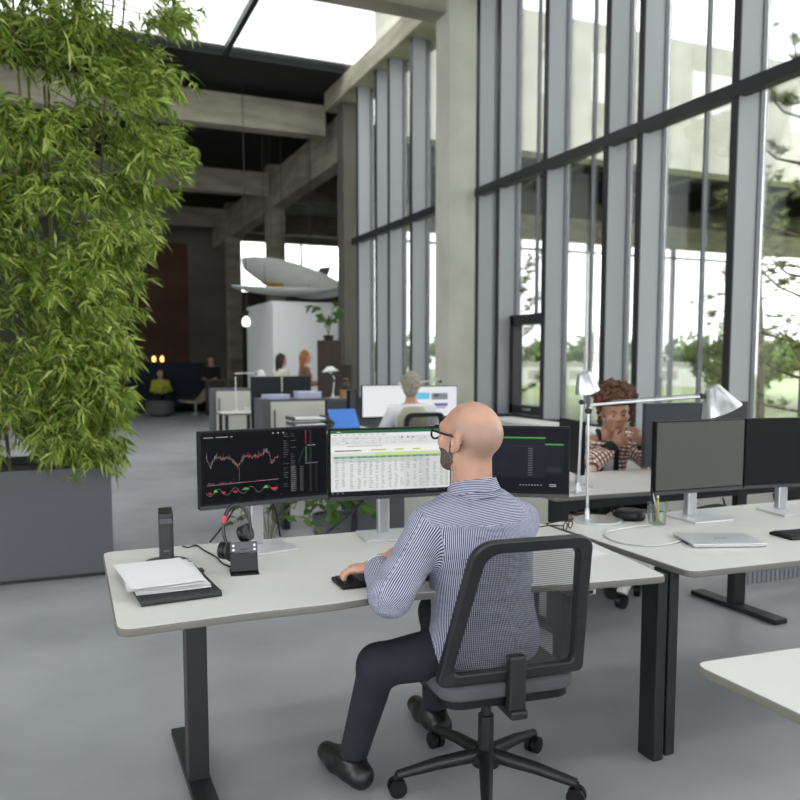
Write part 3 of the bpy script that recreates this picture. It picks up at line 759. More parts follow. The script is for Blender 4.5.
t = thing('document_folder', 'black leather document folder under the loose papers', 'folder', (0.33, 2.77, DZ), math.radians(4))
MB().box(-0.125, 0.125, -0.225, 0.2, 0, 0.01).build('back_cover', 'folder_black', t, bevel=0.003)
MB().box(-0.125, 0.125, -0.225, 0.2, 0.012, 0.02).build('front_cover', 'folder_black', t, bevel=0.003)
tubeo('spine', 'folder_black', t, [(-0.125, -0.225, 0.01), (0.125, -0.225, 0.01)], 0.011)
MB().box(0.03, 0.034, -0.236, 0.2, 0.01, 0.0215).build('seam', 'steel_black', t)
MB().box(0.1, 0.14, 0.06, 0.1, 0.008, 0.016).build('pen_loop', 'folder_black', t)
def sheet_of_paper(label, cx, cy, z, rot, w=0.22, h=0.36, curl=0.006):
    m = MB(); n = 8; vs = []; fs = []
    for i in range(n + 1):
        for j in range(n + 1):
            u = i / n - 0.5; v = j / n - 0.5
            vs.append((u * w, v * h, curl * (abs(u * 2) ** 2 + max(0, -v * 2) ** 3)))
    for i in range(n):
        for j in range(n): fs.append((i * (n + 1) + j, (i + 1) * (n + 1) + j, (i + 1) * (n + 1) + j + 1, i * (n + 1) + j + 1))
    k = len(vs); vs += [(x, y, zz - 0.0015) for x, y, zz in vs]; fs += [tuple(i + k for i in reversed(f)) for f in fs]
    m.add(vs, fs); o = m.build('paper_sheet', 'paper', None, smooth=True)
    o.location = (cx, cy, z); o.rotation_euler = (0, 0, rot)
    return tag(o, label, 'paper', 'loose papers on the folder')
sheet_of_paper('white paper lying directly on the black folder, lowest of the stack', 0.325, 2.765, DZ + 0.0225, 0.02, 0.235, 0.36, 0.001)
sheet_of_paper('white paper in the middle of the stack on the folder', 0.318, 2.775, DZ + 0.0252, 0.07, 0.235, 0.36, 0.0015)
sheet_of_paper('white paper second from the top on the folder', 0.305, 2.785, DZ + 0.029, 0.00, 0.235, 0.36, 0.002)
sheet_of_paper('topmost white paper on the black folder', 0.300, 2.797, DZ + 0.0335, 0.09, 0.235, 0.36, 0.002)

# headset dock and headset
t = thing('headset_dock', 'grey and black charging dock with buttons in front of the chart monitor', 'dock', (0.60, 2.80, DZ), math.radians(-8))
Mt = Matrix.Rotation(math.radians(-14), 4, 'X')
MB().box(-0.05, 0.05, -0.035, 0.055, 0, 0.006).build('foot', 'plastic_black', t, bevel=0.002)
MB().box(-0.048, 0.048, -0.008, 0.010, 0.006, 0.072, Mt).build('display', 'plastic_black', t, bevel=0.002)
pt = MB().box(-0.048, 0.048, -0.009, 0.012, 0.073, 0.112, Mt).build('button_panel', 'plastic_grey', t, bevel=0.003)
for x in (-0.037, 0.037):
    for z in (0.083, 0.098): MB().lathe([(0.004, 0), (0.004, 0.003)], 10, M=Mt @ Matrix.Translation((x, -0.012, z)) @ Matrix.Rotation(PI / 2, 4, 'X')).build('button', 'alu', pt)
MB().box(-0.014, 0.014, -0.0095, -0.008, 0.082, 0.086, Mt).build('logo', 'steel_black', pt)
t = thing('headset', 'black headset with a pink band hanging on the dock', 'headset', (0.59, 2.85, DZ), math.radians(-10))
arc = [(-0.048 * math.cos(a) - 0.004, 0.02 * math.sin(a), 0.155 + 0.082 * math.sin(a)) for a in np.linspace(-0.75, PI + 0.55, 28)]
hb = tubeo('headband', 'plastic_satin', t, arc, [0.008 if 6 < i < 22 else 0.006 for i in range(28)])
MB().tube([arc[6], arc[8]], 0.0092, 10).build('pink_band', 'red_plastic', hb)
for sx, zz in ((0.026, 0.135), (-0.046, 0.075)):
    Me = Matrix.Translation((sx, 0.0, zz)) @ Matrix.Rotation(math.radians(62 if sx > 0 else 90), 4, 'Y') @ Matrix.Rotation(0.5, 4, 'X')
    ec = MB().lathe([(0.012, -0.02), (0.03, -0.018), (0.032, 0.0), (0.028, 0.006)], 20, M=Me).build('ear_cup', 'plastic_black', t, smooth=30)
    MB().lathe([(0.02, 0.006), (0.031, 0.008), (0.032, 0.016), (0.022, 0.02), (0.012, 0.018)], 20, M=Me).build('ear_cushion', 'folder_black', ec, smooth=30)
    MB().lathe([(0.015, -0.024), (0.02, -0.019)], 16, M=Me).build('cup_ring', 'alu', ec)
tubeo('microphone_boom', 'plastic_black', t, catmull([(-0.06, 0.01, 0.07), (-0.045, 0.03, 0.04), (-0.02, 0.04, 0.02)], 5), 0.004, 8)
tag(tubeo('dock_cable', 'plastic_black', None, catmull([(0.456, 3.30, DZ + 0.003), (0.475, 3.27, DZ + 0.004), (0.51, 3.285, DZ + 0.004), (0.525, 3.18, DZ + 0.004), (0.548, 3.06, DZ + 0.004), (0.552, 2.95, DZ + 0.004), (0.575, 2.86, DZ + 0.006)], 8), 0.003, 8), 'thin black cable running across the desk to the dock', 'cable')
tag(tubeo('monitor_cable', 'plastic_black', None, catmull([(0.70, 3.24, 1.0), (0.66, 3.28, 0.88), (0.61, 3.30, 0.80), (0.57, 3.325, 0.745)], 8), 0.004, 8), 'black cable hanging behind the chart monitor', 'cable')
tag(tubeo('monitor_cable', 'plastic_black', None, catmull([(1.27, 3.24, 1.0), (1.22, 3.26, 0.88), (1.14, 3.28, 0.80), (1.07, 3.30, 0.745)], 8), 0.004, 8), 'black cable hanging behind the spreadsheet monitor', 'cable')
tag(tubeo('monitor_cable', 'plastic_black', None, catmull([(0.80, 3.24, 0.95), (0.84, 3.27, 0.85), (0.86, 3.29, 0.75)], 8), 0.004, 8), 'short black cable right of the chart monitor stand', 'cable')

def keyboard(label, cx, cy, rot, w=0.42, d=0.13):
    t = thing('keyboard', label, 'keyboard', (cx, cy, DZ), rot)
    MB().box(-w / 2, w / 2, -d / 2, d / 2, 0, 0.014).build('body', 'plastic_black', t, bevel=0.004)
    m = MB(); nx = int(w / 0.0195)
    for r_ in range(6):
        for k in range(nx - 1):
            x = -w / 2 + 0.012 + k * 0.0195; y = -d / 2 + 0.01 + r_ * 0.0188
            m.box(x, x + 0.016, y, y + 0.0155, 0.014, 0.018)
    m.build('keys', 'plastic_satin', t, kind='stuff')
keyboard('black keyboard under the hands of the bald man', 1.062, 2.515, -0.03)
keyboard('black keyboard at the right edge of the right desk', 3.045, 2.44, -0.1)

# ------------------------------------------------------------------ things on the right desk
t = thing('laptop', 'closed silver laptop on the right desk', 'laptop', (2.535, 2.505, DZ), math.radians(-20))
MB().prism(round_poly([(-0.155, -0.105), (0.155, -0.105), (0.155, 0.105), (-0.155, 0.105)], 0.012), 0.002, 0.010).build('body', 'alu', t, bevel=0.002)
lid = MB().prism(round_poly([(-0.156, -0.106), (0.156, -0.106), (0.156, 0.106), (-0.156, 0.106)], 0.012), 0.0108, 0.0165).build('lid', 'alu_plate', t, bevel=0.002)
lg = MB()
for k, (x0, x1, s0, s1) in enumerate(((-0.022, -0.012, -0.016, 0.016), (-0.006, 0.003, -0.012, 0.012), (0.008, 0.016, -0.012, 0.012), (0.021, 0.029, -0.017, 0.012))):
    lg.add([(x0, s0, 0.0167), (x0 + 0.004, s0, 0.0167), (x1, s1, 0.0167), (x1 - 0.004, s1, 0.0167)], [(0, 1, 2, 3)])
lg.add([(-0.012, 0.0, 0.0167), (-0.006, -0.004, 0.0167), (-0.002, 0.004, 0.0167), (-0.008, 0.006, 0.0167)], [(0, 1, 2, 3)])
lg.build('logo', 'logo_grey', lid)
MB().box(-0.158, -0.153, -0.06, 0.03, 0.003, 0.008).build('ports', 'plastic_black', t)
tag(tubeo('laptop_cable', 'lamp_alu', None, catmull([(2.385, 2.565, DZ + 0.006), (2.30, 2.545, DZ + 0.004), (2.20, 2.555, DZ + 0.004), (2.13, 2.66, DZ + 0.004), (2.175, 2.80, DZ + 0.004), (2.31, 2.86, DZ + 0.004), (2.50, 2.88, DZ + 0.004)], 8), 0.0035, 8), 'grey cable looping across the right desk from the laptop', 'cable')
t = thing('document_tray', 'thin pale tray with a dark edge at the right edge of view', 'tray', (3.40, 2.60, DZ), math.radians(-35))
MB().box(-0.13, 0.16, -0.09, 0.1, 0, 0.012).build('tray', 'plastic_grey', t, bevel=0.002); MB().box(-0.125, 0.155, -0.085, 0.095, 0.0122, 0.017).build('paper', 'paper', t)
t = thing('pen_cup', 'clear glass pen cup on the right desk', 'cup', (2.55, 2.90, DZ))
MB().lathe([(0.0, 0.003), (0.036, 0.0), (0.041, 0.002), (0.046, 0.1), (0.043, 0.1), (0.038, 0.006), (0.0, 0.006)], 28, cap=False).build('glass', 'cup_glass', t, smooth=40)
for i, (dx, dy, tx, ty, m, l, L) in enumerate(((-0.01, 0.0, -0.028, 0.01, 'plastic_black', 'black pen leaning left in the glass cup', 0.16), (0.0, -0.012, -0.016, -0.02, 'yellow_plastic', 'yellow marker in the glass cup', 0.12),
        (0.012, -0.008, -0.02, 0.012, 'alu', 'silver pen leaning across the glass cup', 0.14), (0.01, 0.012, 0.02, 0.02, 'lamp_white', 'white pen leaning right in the glass cup', 0.13), (-0.012, 0.012, 0.0, 0.026, 'steel_black', 'dark pencil at the back of the glass cup', 0.14))):
    b0 = Vector((2.55 + dx, 2.90 + dy, DZ + 0.008)); e0 = Vector((2.55 + tx, 2.90 + ty, DZ + L))
    p = thing('pen', l, 'pen', b0); v = e0 - b0
    MB().tube([(0, 0, 0), v * 0.1, v], [0.0015, 0.0055, 0.0055], 10).build('barrel', m, p, smooth=40)
    MB().tube([v * 0.98, v * 1.03], [0.0045, 0.004], 10).build('cap', 'plastic_black', p)
t = thing('speaker_puck', 'black round conference speaker behind the pen cup', 'speaker', (2.51, 3.04, DZ))
MB().lathe([(0.065, 0), (0.072, 0.01), (0.072, 0.035), (0.066, 0.043), (0.0, 0.045)], 32, cap=False).build('body', 'plastic_black', t, smooth=40)
MB().lathe([(0.055, 0.0445), (0.055, 0.047), (0.0, 0.048)], 32, cap=False).build('grille', 'plastic_satin', t)
o = sheet_of_paper('single white paper on the desk right of the chair back', 1.90, 2.60, DZ + 0.002, 0.2, 0.12, 0.2, 0.0); o['group'] = 'single sheet'
# folded spectacles
t = thing('spectacles', 'folded black spectacles between the two desks', 'glasses', (2.09, 2.95, DZ), 0.6)
for sx in (-0.033, 0.033):
    MB().tube([(sx + 0.024 * math.cos(a), 0.0, 0.022 + 0.018 * math.sin(a)) for a in np.linspace(0, 2 * PI, 17)], 0.0028, 6).build('rim', 'plastic_black', t)
    tubeo('temple', 'plastic_black', t, [(sx * 1.75, 0, 0.03), (sx * 1.7, 0.06, 0.025), (sx * 1.2, 0.12, 0.008)], 0.0028, 6)
tubeo('bridge', 'plastic_black', t, [(-0.01, 0, 0.028), (0.01, 0, 0.028)], 0.0028, 6)

# ------------------------------------------------------------------ jointed desk lamps
def desk_lamp(label, base, joint, end, aim, m='lamp_alu', basr=0.115, shade_len=0.14, shade_r=0.085, disc=True, sc=1.0, group=None):
    B = Vector(base); J = Vector(joint); E = Vector(end); A = Vector(aim).normalized()
    t = thing('desk_lamp', label, 'lamp', base, 0, group)
    if disc:
        MB().lathe([(basr, 0), (basr, 0.008), (basr - 0.006, 0.012), (0.0, 0.013)], 40, c=(basr * 0.42, -basr * 0.2, 0), cap=False).build('base', m, t, smooth=30)
    else:
        MB().box(-0.03 * sc, 0.03 * sc, -0.03 * sc, 0.03 * sc, 0.0, 0.012).build('clamp', m, t, bevel=0.004)
    MB().tube([(0, 0, 0.01), (0, 0, 0.06 * sc)], [0.016 * sc, 0.011 * sc], 14).build('socket', m, t, smooth=40)
    d = (J - B); n = d.cross(E - J); n = n.normalized() * 0.008 * sc if n.length > 1e-6 else Vector((0.008 * sc, 0, 0))
    la = MB().tube([Vector((0, 0, 0.05 * sc)), d], 0.0075 * sc, 10).build('lower_arm', m, t, smooth=40)
    MB().tube([Vector((0, 0, 0.07 * sc)) + n * 1.8, d * 0.98 + n * 1.8], 0.0022 * sc, 6).build('tension_wire', 'chrome', la)
    MB().tube([d - n * 2.2, d + n * 2.2], 0.014 * sc, 14).build('elbow_joint', 'plastic_black', t, smooth=40)
    cu = catmull([d, d + (E - J) * 0.03 + Vector((0, 0, 0.018 * sc)), d + (E - J) * 0.12 + Vector((0, 0, 0.024 * sc)), (E - B)], 6)
    ua = MB().tube(cu, 0.0072 * sc, 10).build('upper_arm', m, t, smooth=40)
    MB().tube([d + (E - J) * 0.2 + Vector((0, 0, 0.035 * sc)), (E - B) + Vector((0, 0, 0.014 * sc))], 0.002 * sc, 6).build('tension_wire', 'chrome', ua)
    MB().tube([(E - B) - n * 1.8, (E - B) + n * 1.8], 0.012 * sc, 12).build('head_joint', 'plastic_black', t, smooth=40)
    S0 = (E - B) + (E - J).normalized() * 0.06 * sc
    MB().tube([E - B, S0], 0.006 * sc, 8).build('head_arm', m, t)
    q = A.to_track_quat('Z', 'Y').to_matrix().to_4x4()
    Ms = Matrix.Translation(S0 + A * (-0.04 * sc)) @ q
    sh = MB().lathe([(0.03 * sc, 0), (0.036 * sc, 0.004), (shade_r * sc, shade_len * sc), (shade_r * sc - 0.002, shade_len * sc), (0.032 * sc, 0.008), (0.0, 0.006)], 36, M=Ms, cap=False).build('shade', m, t, smooth=40)
    MB().lathe([(0.0, 0), (0.03 * sc, 0.0)], 24, M=Ms, cap=False).build('shade_cap', m, sh)
    MB().lathe([(0.008 * sc, 0.01), (0.02 * sc, 0.04 * sc), (0.024 * sc, 0.065 * sc), (0.0, 0.09 * sc)], 18, M=Ms, cap=False).build('bulb', 'lamp_white', sh, smooth=40)
    kn = S0 - Vector((0.02, 0, 0.0)) * sc
    return t
desk_lamp('aluminium desk lamp on a round base reaching to the right', (2.29, 3.08, DZ), (2.288, 3.085, 1.262), (2.775, 2.873, 1.33), (0.36, -0.16, -0.9), shade_len=0.122, shade_r=0.096)
desk_lamp('aluminium desk lamp with its white head turned away, beside the woman', (2.585, 3.56, 0.78), (2.595, 3.555, 1.275), (2.60, 3.55, 1.335), (0.3, 0.1, -0.9), disc=False, shade_len=0.105, shade_r=0.066)

# ------------------------------------------------------------------ implicit surfaces for bodies
def surface_nets(D, lo, vox):
    S = D < 0
    nx, ny, nz = D.shape
    tot = np.zeros((nx - 1, ny - 1, nz - 1), np.int8)
    for i in (0, 1):
        for j in (0, 1):
            for k in (0, 1): tot += S[i:nx - 1 + i, j:ny - 1 + j, k:nz - 1 + k]
    cells = np.argwhere((tot > 0) & (tot < 8))
    if len(cells) == 0: return np.zeros((0, 3)), np.zeros((0, 4), int)
    idm = np.full(tot.shape, -1, np.int32); idm[tuple(cells.T)] = np.arange(len(cells))
    acc = np.zeros((len(cells), 3)); cnt = np.zeros(len(cells))
    cr = [(i, j, k) for i in (0, 1) for j in (0, 1) for k in (0, 1)]
    for a in cr:
        for ax in range(3):
            if a[ax] == 1: continue
            b = list(a); b[ax] = 1
            da = D[cells[:, 0] + a[0], cells[:, 1] + a[1], cells[:, 2] + a[2]].astype(np.float64)
            db = D[cells[:, 0] + b[0], cells[:, 1] + b[1], cells[:, 2] + b[2]].astype(np.float64)
            m = (da < 0) != (db < 0)
            t = np.where(m, da / np.where(m, da - db, 1), 0)
            p = np.tile(np.array(a, float), (len(cells), 1)); p[:, ax] += t
            acc[m] += p[m]; cnt[m] += 1
    V = (cells + acc / cnt[:, None]) * vox + np.array(lo)
    F = []
    for ax in range(3):
        o1, o2 = [q for q in range(3) if q != ax]
        sl0 = [slice(None)] * 3; sl1 = [slice(None)] * 3
        sl0[ax] = slice(0, -1); sl1[ax] = slice(1, None)
        A = S[tuple(sl0)]; B = S[tuple(sl1)]
        e = np.argwhere(A != B)
        ok = (e[:, o1] > 0) & (e[:, o2] > 0) & (e[:, o1] < D.shape[o1] - 1) & (e[:, o2] < D.shape[o2] - 1)
        e = e[ok]; sgn = A[tuple(e.T)]
        def cid(d1, d2):
            c = e.copy(); c[:, o1] += d1; c[:, o2] += d2; return idm[tuple(c.T)]
        q = np.stack([cid(-1, -1), cid(0, -1), cid(0, 0), cid(-1, 0)], 1)
        flip = sgn if ax != 1 else ~sgn
        q[~flip] = q[~flip][:, ::-1]
        F.append(q)
    F = np.concatenate(F); F = F[(F >= 0).all(1)]
    return V, F

def cap(a, b, ra, rb=None, k=0.02): return ('c', np.array(a, float), np.array(b, float), ra, ra if rb is None else rb, k)
def ell(c, r, M=None, k=0.02): return ('e', np.array(c, float), np.array(r, float), np.eye(3) if M is None else np.array(M, float), k)
def carve(c, r, M=None, k=0.01): return ('s', np.array(c, float), np.array(r, float), np.eye(3) if M is None else np.array(M, float), k)
def chain(pts, rads, k=0.02): return [cap(pts[i], pts[i + 1], rads[i], rads[i + 1], k) for i in range(len(pts) - 1)]

def field(prims, vox, grow=0.0, clips=(), region=None):
    pos = [p for p in prims if p[0] != 's']
    los = []; his = []
    for p in pos:
        if p[0] == 'c': r = max(p[3], p[4]) + grow; los.append(np.minimum(p[1], p[2]) - r); his.append(np.maximum(p[1], p[2]) + r)
        else:
            r = max(p[2]) + grow; los.append(p[1] - r); his.append(p[1] + r)
    lo = np.min(los, 0) - 4 * vox; hi = np.max(his, 0) + 4 * vox
    if region is not None: lo = np.maximum(lo, region[0]); hi = np.minimum(hi, region[1])
    n = np.ceil((hi - lo) / vox).astype(int) + 1
    ax = [lo[i] + vox * np.arange(n[i]) for i in range(3)]
    D = np.full(tuple(n), 0.5, np.float32)
    for p in prims:
        k = p[-1]
        if p[0] == 'c':
            r = max(p[3], p[4]) + grow + k + 3 * vox; a = np.minimum(p[1], p[2]) - r; b = np.maximum(p[1], p[2]) + r
        else:
            r = max(p[2]) + grow + k + 3 * vox; a = p[1] - r; b = p[1] + r
        i0 = np.clip(np.floor((a - lo) / vox).astype(int), 0, n); i1 = np.clip(np.ceil((b - lo) / vox).astype(int) + 1, 0, n)
        if (i1 <= i0).any(): continue
        sl = tuple(slice(i0[q], i1[q]) for q in range(3))
        X = ax[0][sl[0]][:, None, None].astype(np.float32); Y = ax[1][sl[1]][None, :, None].astype(np.float32); Z = ax[2][sl[2]][None, None, :].astype(np.float32)
        if p[0] == 'c':
            ba = p[2] - p[1]; L2 = float(ba @ ba) + 1e-12
            px = X - p[1][0]; py = Y - p[1][1]; pz = Z - p[1][2]
            h = np.clip((px * ba[0] + py * ba[1] + pz * ba[2]) / L2, 0, 1)
            d = np.sqrt((px - h * ba[0]) ** 2 + (py - h * ba[1]) ** 2 + (pz - h * ba[2]) ** 2) - (p[3] + (p[4] - p[3]) * h)
        else:
            M = p[3]; px = X - p[1][0]; py = Y - p[1][1]; pz = Z - p[1][2]
            u = [(px * M[0][q] + py * M[1][q] + pz * M[2][q]) for q in range(3)]
            k0 = np.sqrt(sum((u[q] / p[2][q]) ** 2 for q in range(3))); k1 = np.sqrt(sum((u[q] / p[2][q] ** 2) ** 2 for q in range(3))) + 1e-9
            d = k0 * (k0 - 1) / k1
        old = D[sl]
        if p[0] == 's':
            d = -d; h = np.clip(0.5 - 0.5 * (old - d) / k, 0, 1); D[sl] = old * (1 - h) + d * h + k * h * (1 - h)
        else:
            d = d - grow; h = np.clip(0.5 + 0.5 * (old - d) / k, 0, 1); D[sl] = old * (1 - h) + d * h - k * h * (1 - h)
    for c in clips:
        D = np.maximum(D, c(ax[0][:, None, None], ax[1][None, :, None], ax[2][None, None, :]).astype(np.float32))
    D[0] = D[-1] = 0.5; D[:, 0] = D[:, -1] = 0.5; D[:, :, 0] = D[:, :, -1] = 0.5
    return D, lo
def plane(p, n):
    n = np.array(n, float); n /= np.linalg.norm(n); p = np.array(p, float)
    return lambda X, Y, Z: (X - p[0]) * n[0] + (Y - p[1]) * n[1] + (Z - p[2]) * n[2]
def inell(c, r, M=None):
    M = np.eye(3) if M is None else M; c = np.array(c, float); r = np.array(r, float)
    def f(X, Y, Z):
        px = X - c[0]; py = Y - c[1]; pz = Z - c[2]
        u = [(px * M[0][q] + py * M[1][q] + pz * M[2][q]) for q in range(3)]
        k0 = np.sqrt(sum((u[q] / r[q]) ** 2 for q in range(3)))
        return (k0 - 1) * min(r)
    return f
def outell(c, r, M=None):
    g = inell(c, r, M); return lambda X, Y, Z: -g(X, Y, Z)

def blob(name, m, parent, prims, vox, grow=0.0, clips=(), off=(0, 0, 0), attrs=None, region=None, smooth_it=1):
    D, lo = field(prims, vox, grow, clips, region)
    V, F = surface_nets(D, lo, vox)
    if smooth_it and len(F):
        for _ in range(smooth_it):
            acc = np.zeros_like(V); cn = np.zeros(len(V))
            for a in range(4):
                np.add.at(acc, F[:, a], V[F[:, (a + 1) % 4]]); np.add.at(cn, F[:, a], 1)
                np.add.at(acc, F[:, a], V[F[:, (a + 3) % 4]]); np.add.at(cn, F[:, a], 1)
            V = V * 0.5 + 0.5 * acc / np.maximum(cn, 1)[:, None]
    me = bpy.data.meshes.new(name)
    me.vertices.add(len(V)); me.vertices.foreach_set('co', (V - np.array(off)).astype(np.float32).ravel())
    me.loops.add(len(F) * 4); me.loops.foreach_set('vertex_index', F.astype(np.int32).ravel())
    me.polygons.add(len(F)); me.polygons.foreach_set('loop_start', np.arange(0, len(F) * 4, 4, dtype=np.int32))
    me.polygons.foreach_set('use_smooth', np.ones(len(F), bool))
    me.update(calc_edges=True); me.validate()
    if attrs:
        for an, fn in attrs.items():
            at = me.attributes.new(an, 'FLOAT', 'POINT'); at.data.foreach_set('value', fn(V).astype(np.float32))
    me.materials.append(MATS[m])
    o = bpy.data.objects.new(name, me); COL.objects.link(o)
    if parent is not None: o.parent = parent
    return o

def frame_az(az, pitch=0.0, roll=0.0):
    """columns: right, forward, up. az clockwise from +y, pitch up positive (deg)"""
    a = math.radians(az); p = math.radians(pitch); r = math.radians(roll)
    f = np.array([math.sin(a) * math.cos(p), math.cos(a) * math.cos(p), math.sin(p)])
    rt = np.array([math.cos(a), -math.sin(a), 0.0]); up = np.cross(rt, f)
    rt2 = rt * math.cos(r) + up * math.sin(r); up2 = np.cross(rt2, f)
    return np.stack([rt2, f, up2], 1)

def head_prims(c, M, s=1.0, ears=True, female=False, neck_to=None, neck_r=0.058):
    L = lambda x, y, z: np.array(c) + M @ (np.array([x, y, z]) * s)
    P = [ell(L(0, -0.012, 0.035), np.array([0.077, 0.098, 0.088]) * s, M, 0.02),
         ell(L(0, -0.055, 0.018), np.array([0.068, 0.062, 0.066]) * s, M, 0.02),
         ell(L(0, 0.035, 0.01), np.array([0.066, 0.066, 0.075]) * s, M, 0.02),
         ell(L(0, 0.035, -0.055), np.array([0.054, 0.058, 0.055]) * s, M, 0.03),
         ell(L(0, 0.068, -0.092), np.array([0.026, 0.022, 0.02]) * s, M, 0.03),
         cap(L(-0.05, 0.01, -0.06), L(-0.02, 0.062, -0.092), 0.02 * s, 0.018 * s, 0.02), cap(L(0.05, 0.01, -0.06), L(0.02, 0.062, -0.092), 0.02 * s, 0.018 * s, 0.02),
         cap(L(-0.036, 0.082, 0.028), L(0.036, 0.082, 0.028), 0.014 * s, None, 0.02),
         cap(L(0, 0.094, 0.015), L(0, 0.112, -0.022), 0.009 * s, 0.012 * s, 0.014), ell(L(-0.011, 0.1, -0.028), np.array([0.009] * 3) * s, M, 0.01), ell(L(0.011, 0.1, -0.028), np.array([0.009] * 3) * s, M, 0.01),
         ell(L(0.04, 0.07, -0.02), np.array([0.024, 0.02, 0.022]) * s, M, 0.025), ell(L(-0.04, 0.07, -0.02), np.array([0.024, 0.02, 0.022]) * s, M, 0.025),
         cap(L(-0.018, 0.087, -0.055), L(0.018, 0.087, -0.055), 0.0075 * s, None, 0.01), cap(L(-0.014, 0.086, -0.067), L(0.014, 0.086, -0.067), 0.008 * s, None, 0.01)]
    P += [carve(L(sx * 0.031, 0.104, 0.004), np.array([0.018, 0.016, 0.012]) * s, M, 0.012) for sx in (-1, 1)]
    if ears:
        for sx in (-1, 1):
            P += [ell(L(sx * 0.083, -0.012, -0.004), np.array([0.012, 0.020, 0.033]) * s, M, 0.005), cap(L(sx * 0.09, -0.026, 0.012), L(sx * 0.09, -0.024, -0.018), 0.008 * s, 0.006 * s, 0.005), ell(L(sx * 0.08, 0.0, -0.032), np.array([0.009, 0.010, 0.013]) * s, M, 0.005),
                  carve(L(sx * 0.097, -0.006, 0.002), np.array([0.010, 0.010, 0.018]) * s, M, 0.004)]
    if neck_to is not None:
        P += [cap(L(0, -0.022, -0.05), neck_to, neck_r * s, neck_r * 1.12, 0.022)]
    return P, L

def hand_prims(wrist, M, side, s=1.0, curl=0.5, spread=0.12, thumb=0.5):
    """M columns: thumb side direction (x*side), finger direction y, back of hand z; side +1 = thumb on +x"""
    L = lambda x, y, z: np.array(wrist) + M @ (np.array([x * side, y, z]) * s)
    P = [cap(L(0, -0.03, 0), L(0, 0.02, 0), 0.027 * s, 0.026 * s, 0.02),
         ell(L(0.0, 0.048, 0.0), np.array([0.042, 0.052, 0.016]) * s, M, 0.012), ell(L(0.022, 0.03, -0.008), np.array([0.018, 0.032, 0.015]) * s, M, 0.012)]
    for i, (x, ln) in enumerate(((0.032, 0.072), (0.011, 0.080), (-0.011, 0.074), (-0.031, 0.058))):
        a = spread * (1 - i / 1.5) * 0.6
        p = np.array([x, 0.088 - 0.006 * abs(i - 1), 0.003]); pts = [p]; ang = 0.15
        for q, fr in enumerate((0.46, 0.30, 0.24)):
            ang += curl * (0.5 if q == 0 else 0.95) * (1 + 0.08 * i)
            d = np.array([math.sin(a) * math.cos(ang), math.cos(a) * math.cos(ang), -math.sin(ang)])
            p = p + d * ln * fr; pts.append(p)
        W_ = [L(*q) for q in pts]
        P += chain([L(x, 0.06, 0.002)] + W_, [0.0095 * s, 0.0098 * s, 0.0088 * s, 0.008 * s, 0.007 * s], 0.004)
    tp = [L(0.022, 0.02, -0.006), L(0.045 + 0.012 * thumb, 0.045, -0.014), L(0.052 + 0.016 * thumb, 0.072, -0.02 - 0.01 * curl), L(0.046 + 0.016 * thumb, 0.094, -0.026 - 0.02 * curl)]
    P += chain(tp, [0.015 * s, 0.0115 * s, 0.0098 * s, 0.0078 * s], 0.006)
    return P

def vec_frame(f, up):
    f = np.array(f, float); f /= np.linalg.norm(f); up = np.array(up, float); x = np.cross(f, up); x /= np.linalg.norm(x); z = np.cross(x, f)
    return np.stack([x, f, z], 1)

def torso_prims(J, T, s=1.0, bulk=1.0, female=False):
    """J has neck, chest, waist, pelvis, shL, shR, hipL, hipR. T torso frame"""
    P = [ell(J['chest'], np.array([0.165, 0.112, 0.17]) * s * bulk, T, 0.06), ell(J['waist'], np.array([0.150, 0.108, 0.13]) * s * bulk, T, 0.06), ell(J['pelvis'], np.array([0.168, 0.125, 0.11]) * s * bulk, T, 0.06),
         cap(J['shL'], J['shR'], 0.06 * s, None, 0.05), cap(np.array(J['neck']) - T[:, 2] * 0.03 * s, np.array(J['shL']) * 0.6 + np.array(J['neck']) * 0.4 - T[:, 2] * 0.01 * s, 0.048 * s, 0.05 * s, 0.05),
         cap(np.array(J['neck']) - T[:, 2] * 0.03 * s, np.array(J['shR']) * 0.6 + np.array(J['neck']) * 0.4 - T[:, 2] * 0.01 * s, 0.048 * s, 0.05 * s, 0.05)]
    if female: P += [ell(np.array(J['chest']) + T @ np.array([sx * 0.07, 0.075, -0.01]) * s, np.array([0.062, 0.06, 0.062]) * s, T, 0.04) for sx in (-1, 1)]
    return P
def arm_prims(sh, el, wr, s=1.0, r=(0.056, 0.044, 0.041, 0.03), k=0.03):
    return [cap(sh, el, r[0] * s, r[1] * s, k), cap(el, wr, r[2] * s, r[3] * s, 0.02)]
def leg_prims(h, kn, an, s=1.0, r=(0.085, 0.06, 0.056, 0.038)):
    return [cap(h, kn, r[0] * s, r[1] * s, 0.03), cap(kn, an, r[2] * s, r[3] * s, 0.03)]
def foot_prims(an, d, s=1.0):
    an = np.array(an, float); d = np.array(d, float); d[2] = 0; d /= np.linalg.norm(d); z = np.array([0, 0, 1.0])
    h = an * np.array([1, 1, 0])
    return [cap(an, h + d * 0.02 * s + z * 0.06 * s, 0.04 * s, 0.045 * s, 0.03), cap(h - d * 0.05 * s + z * 0.045 * s, h + d * 0.10 * s + z * 0.04 * s, 0.042 * s, 0.04 * s, 0.03), cap(h + d * 0.10 * s + z * 0.038 * s, h + d * 0.19 * s + z * 0.034 * s, 0.042 * s, 0.032 * s, 0.03)]

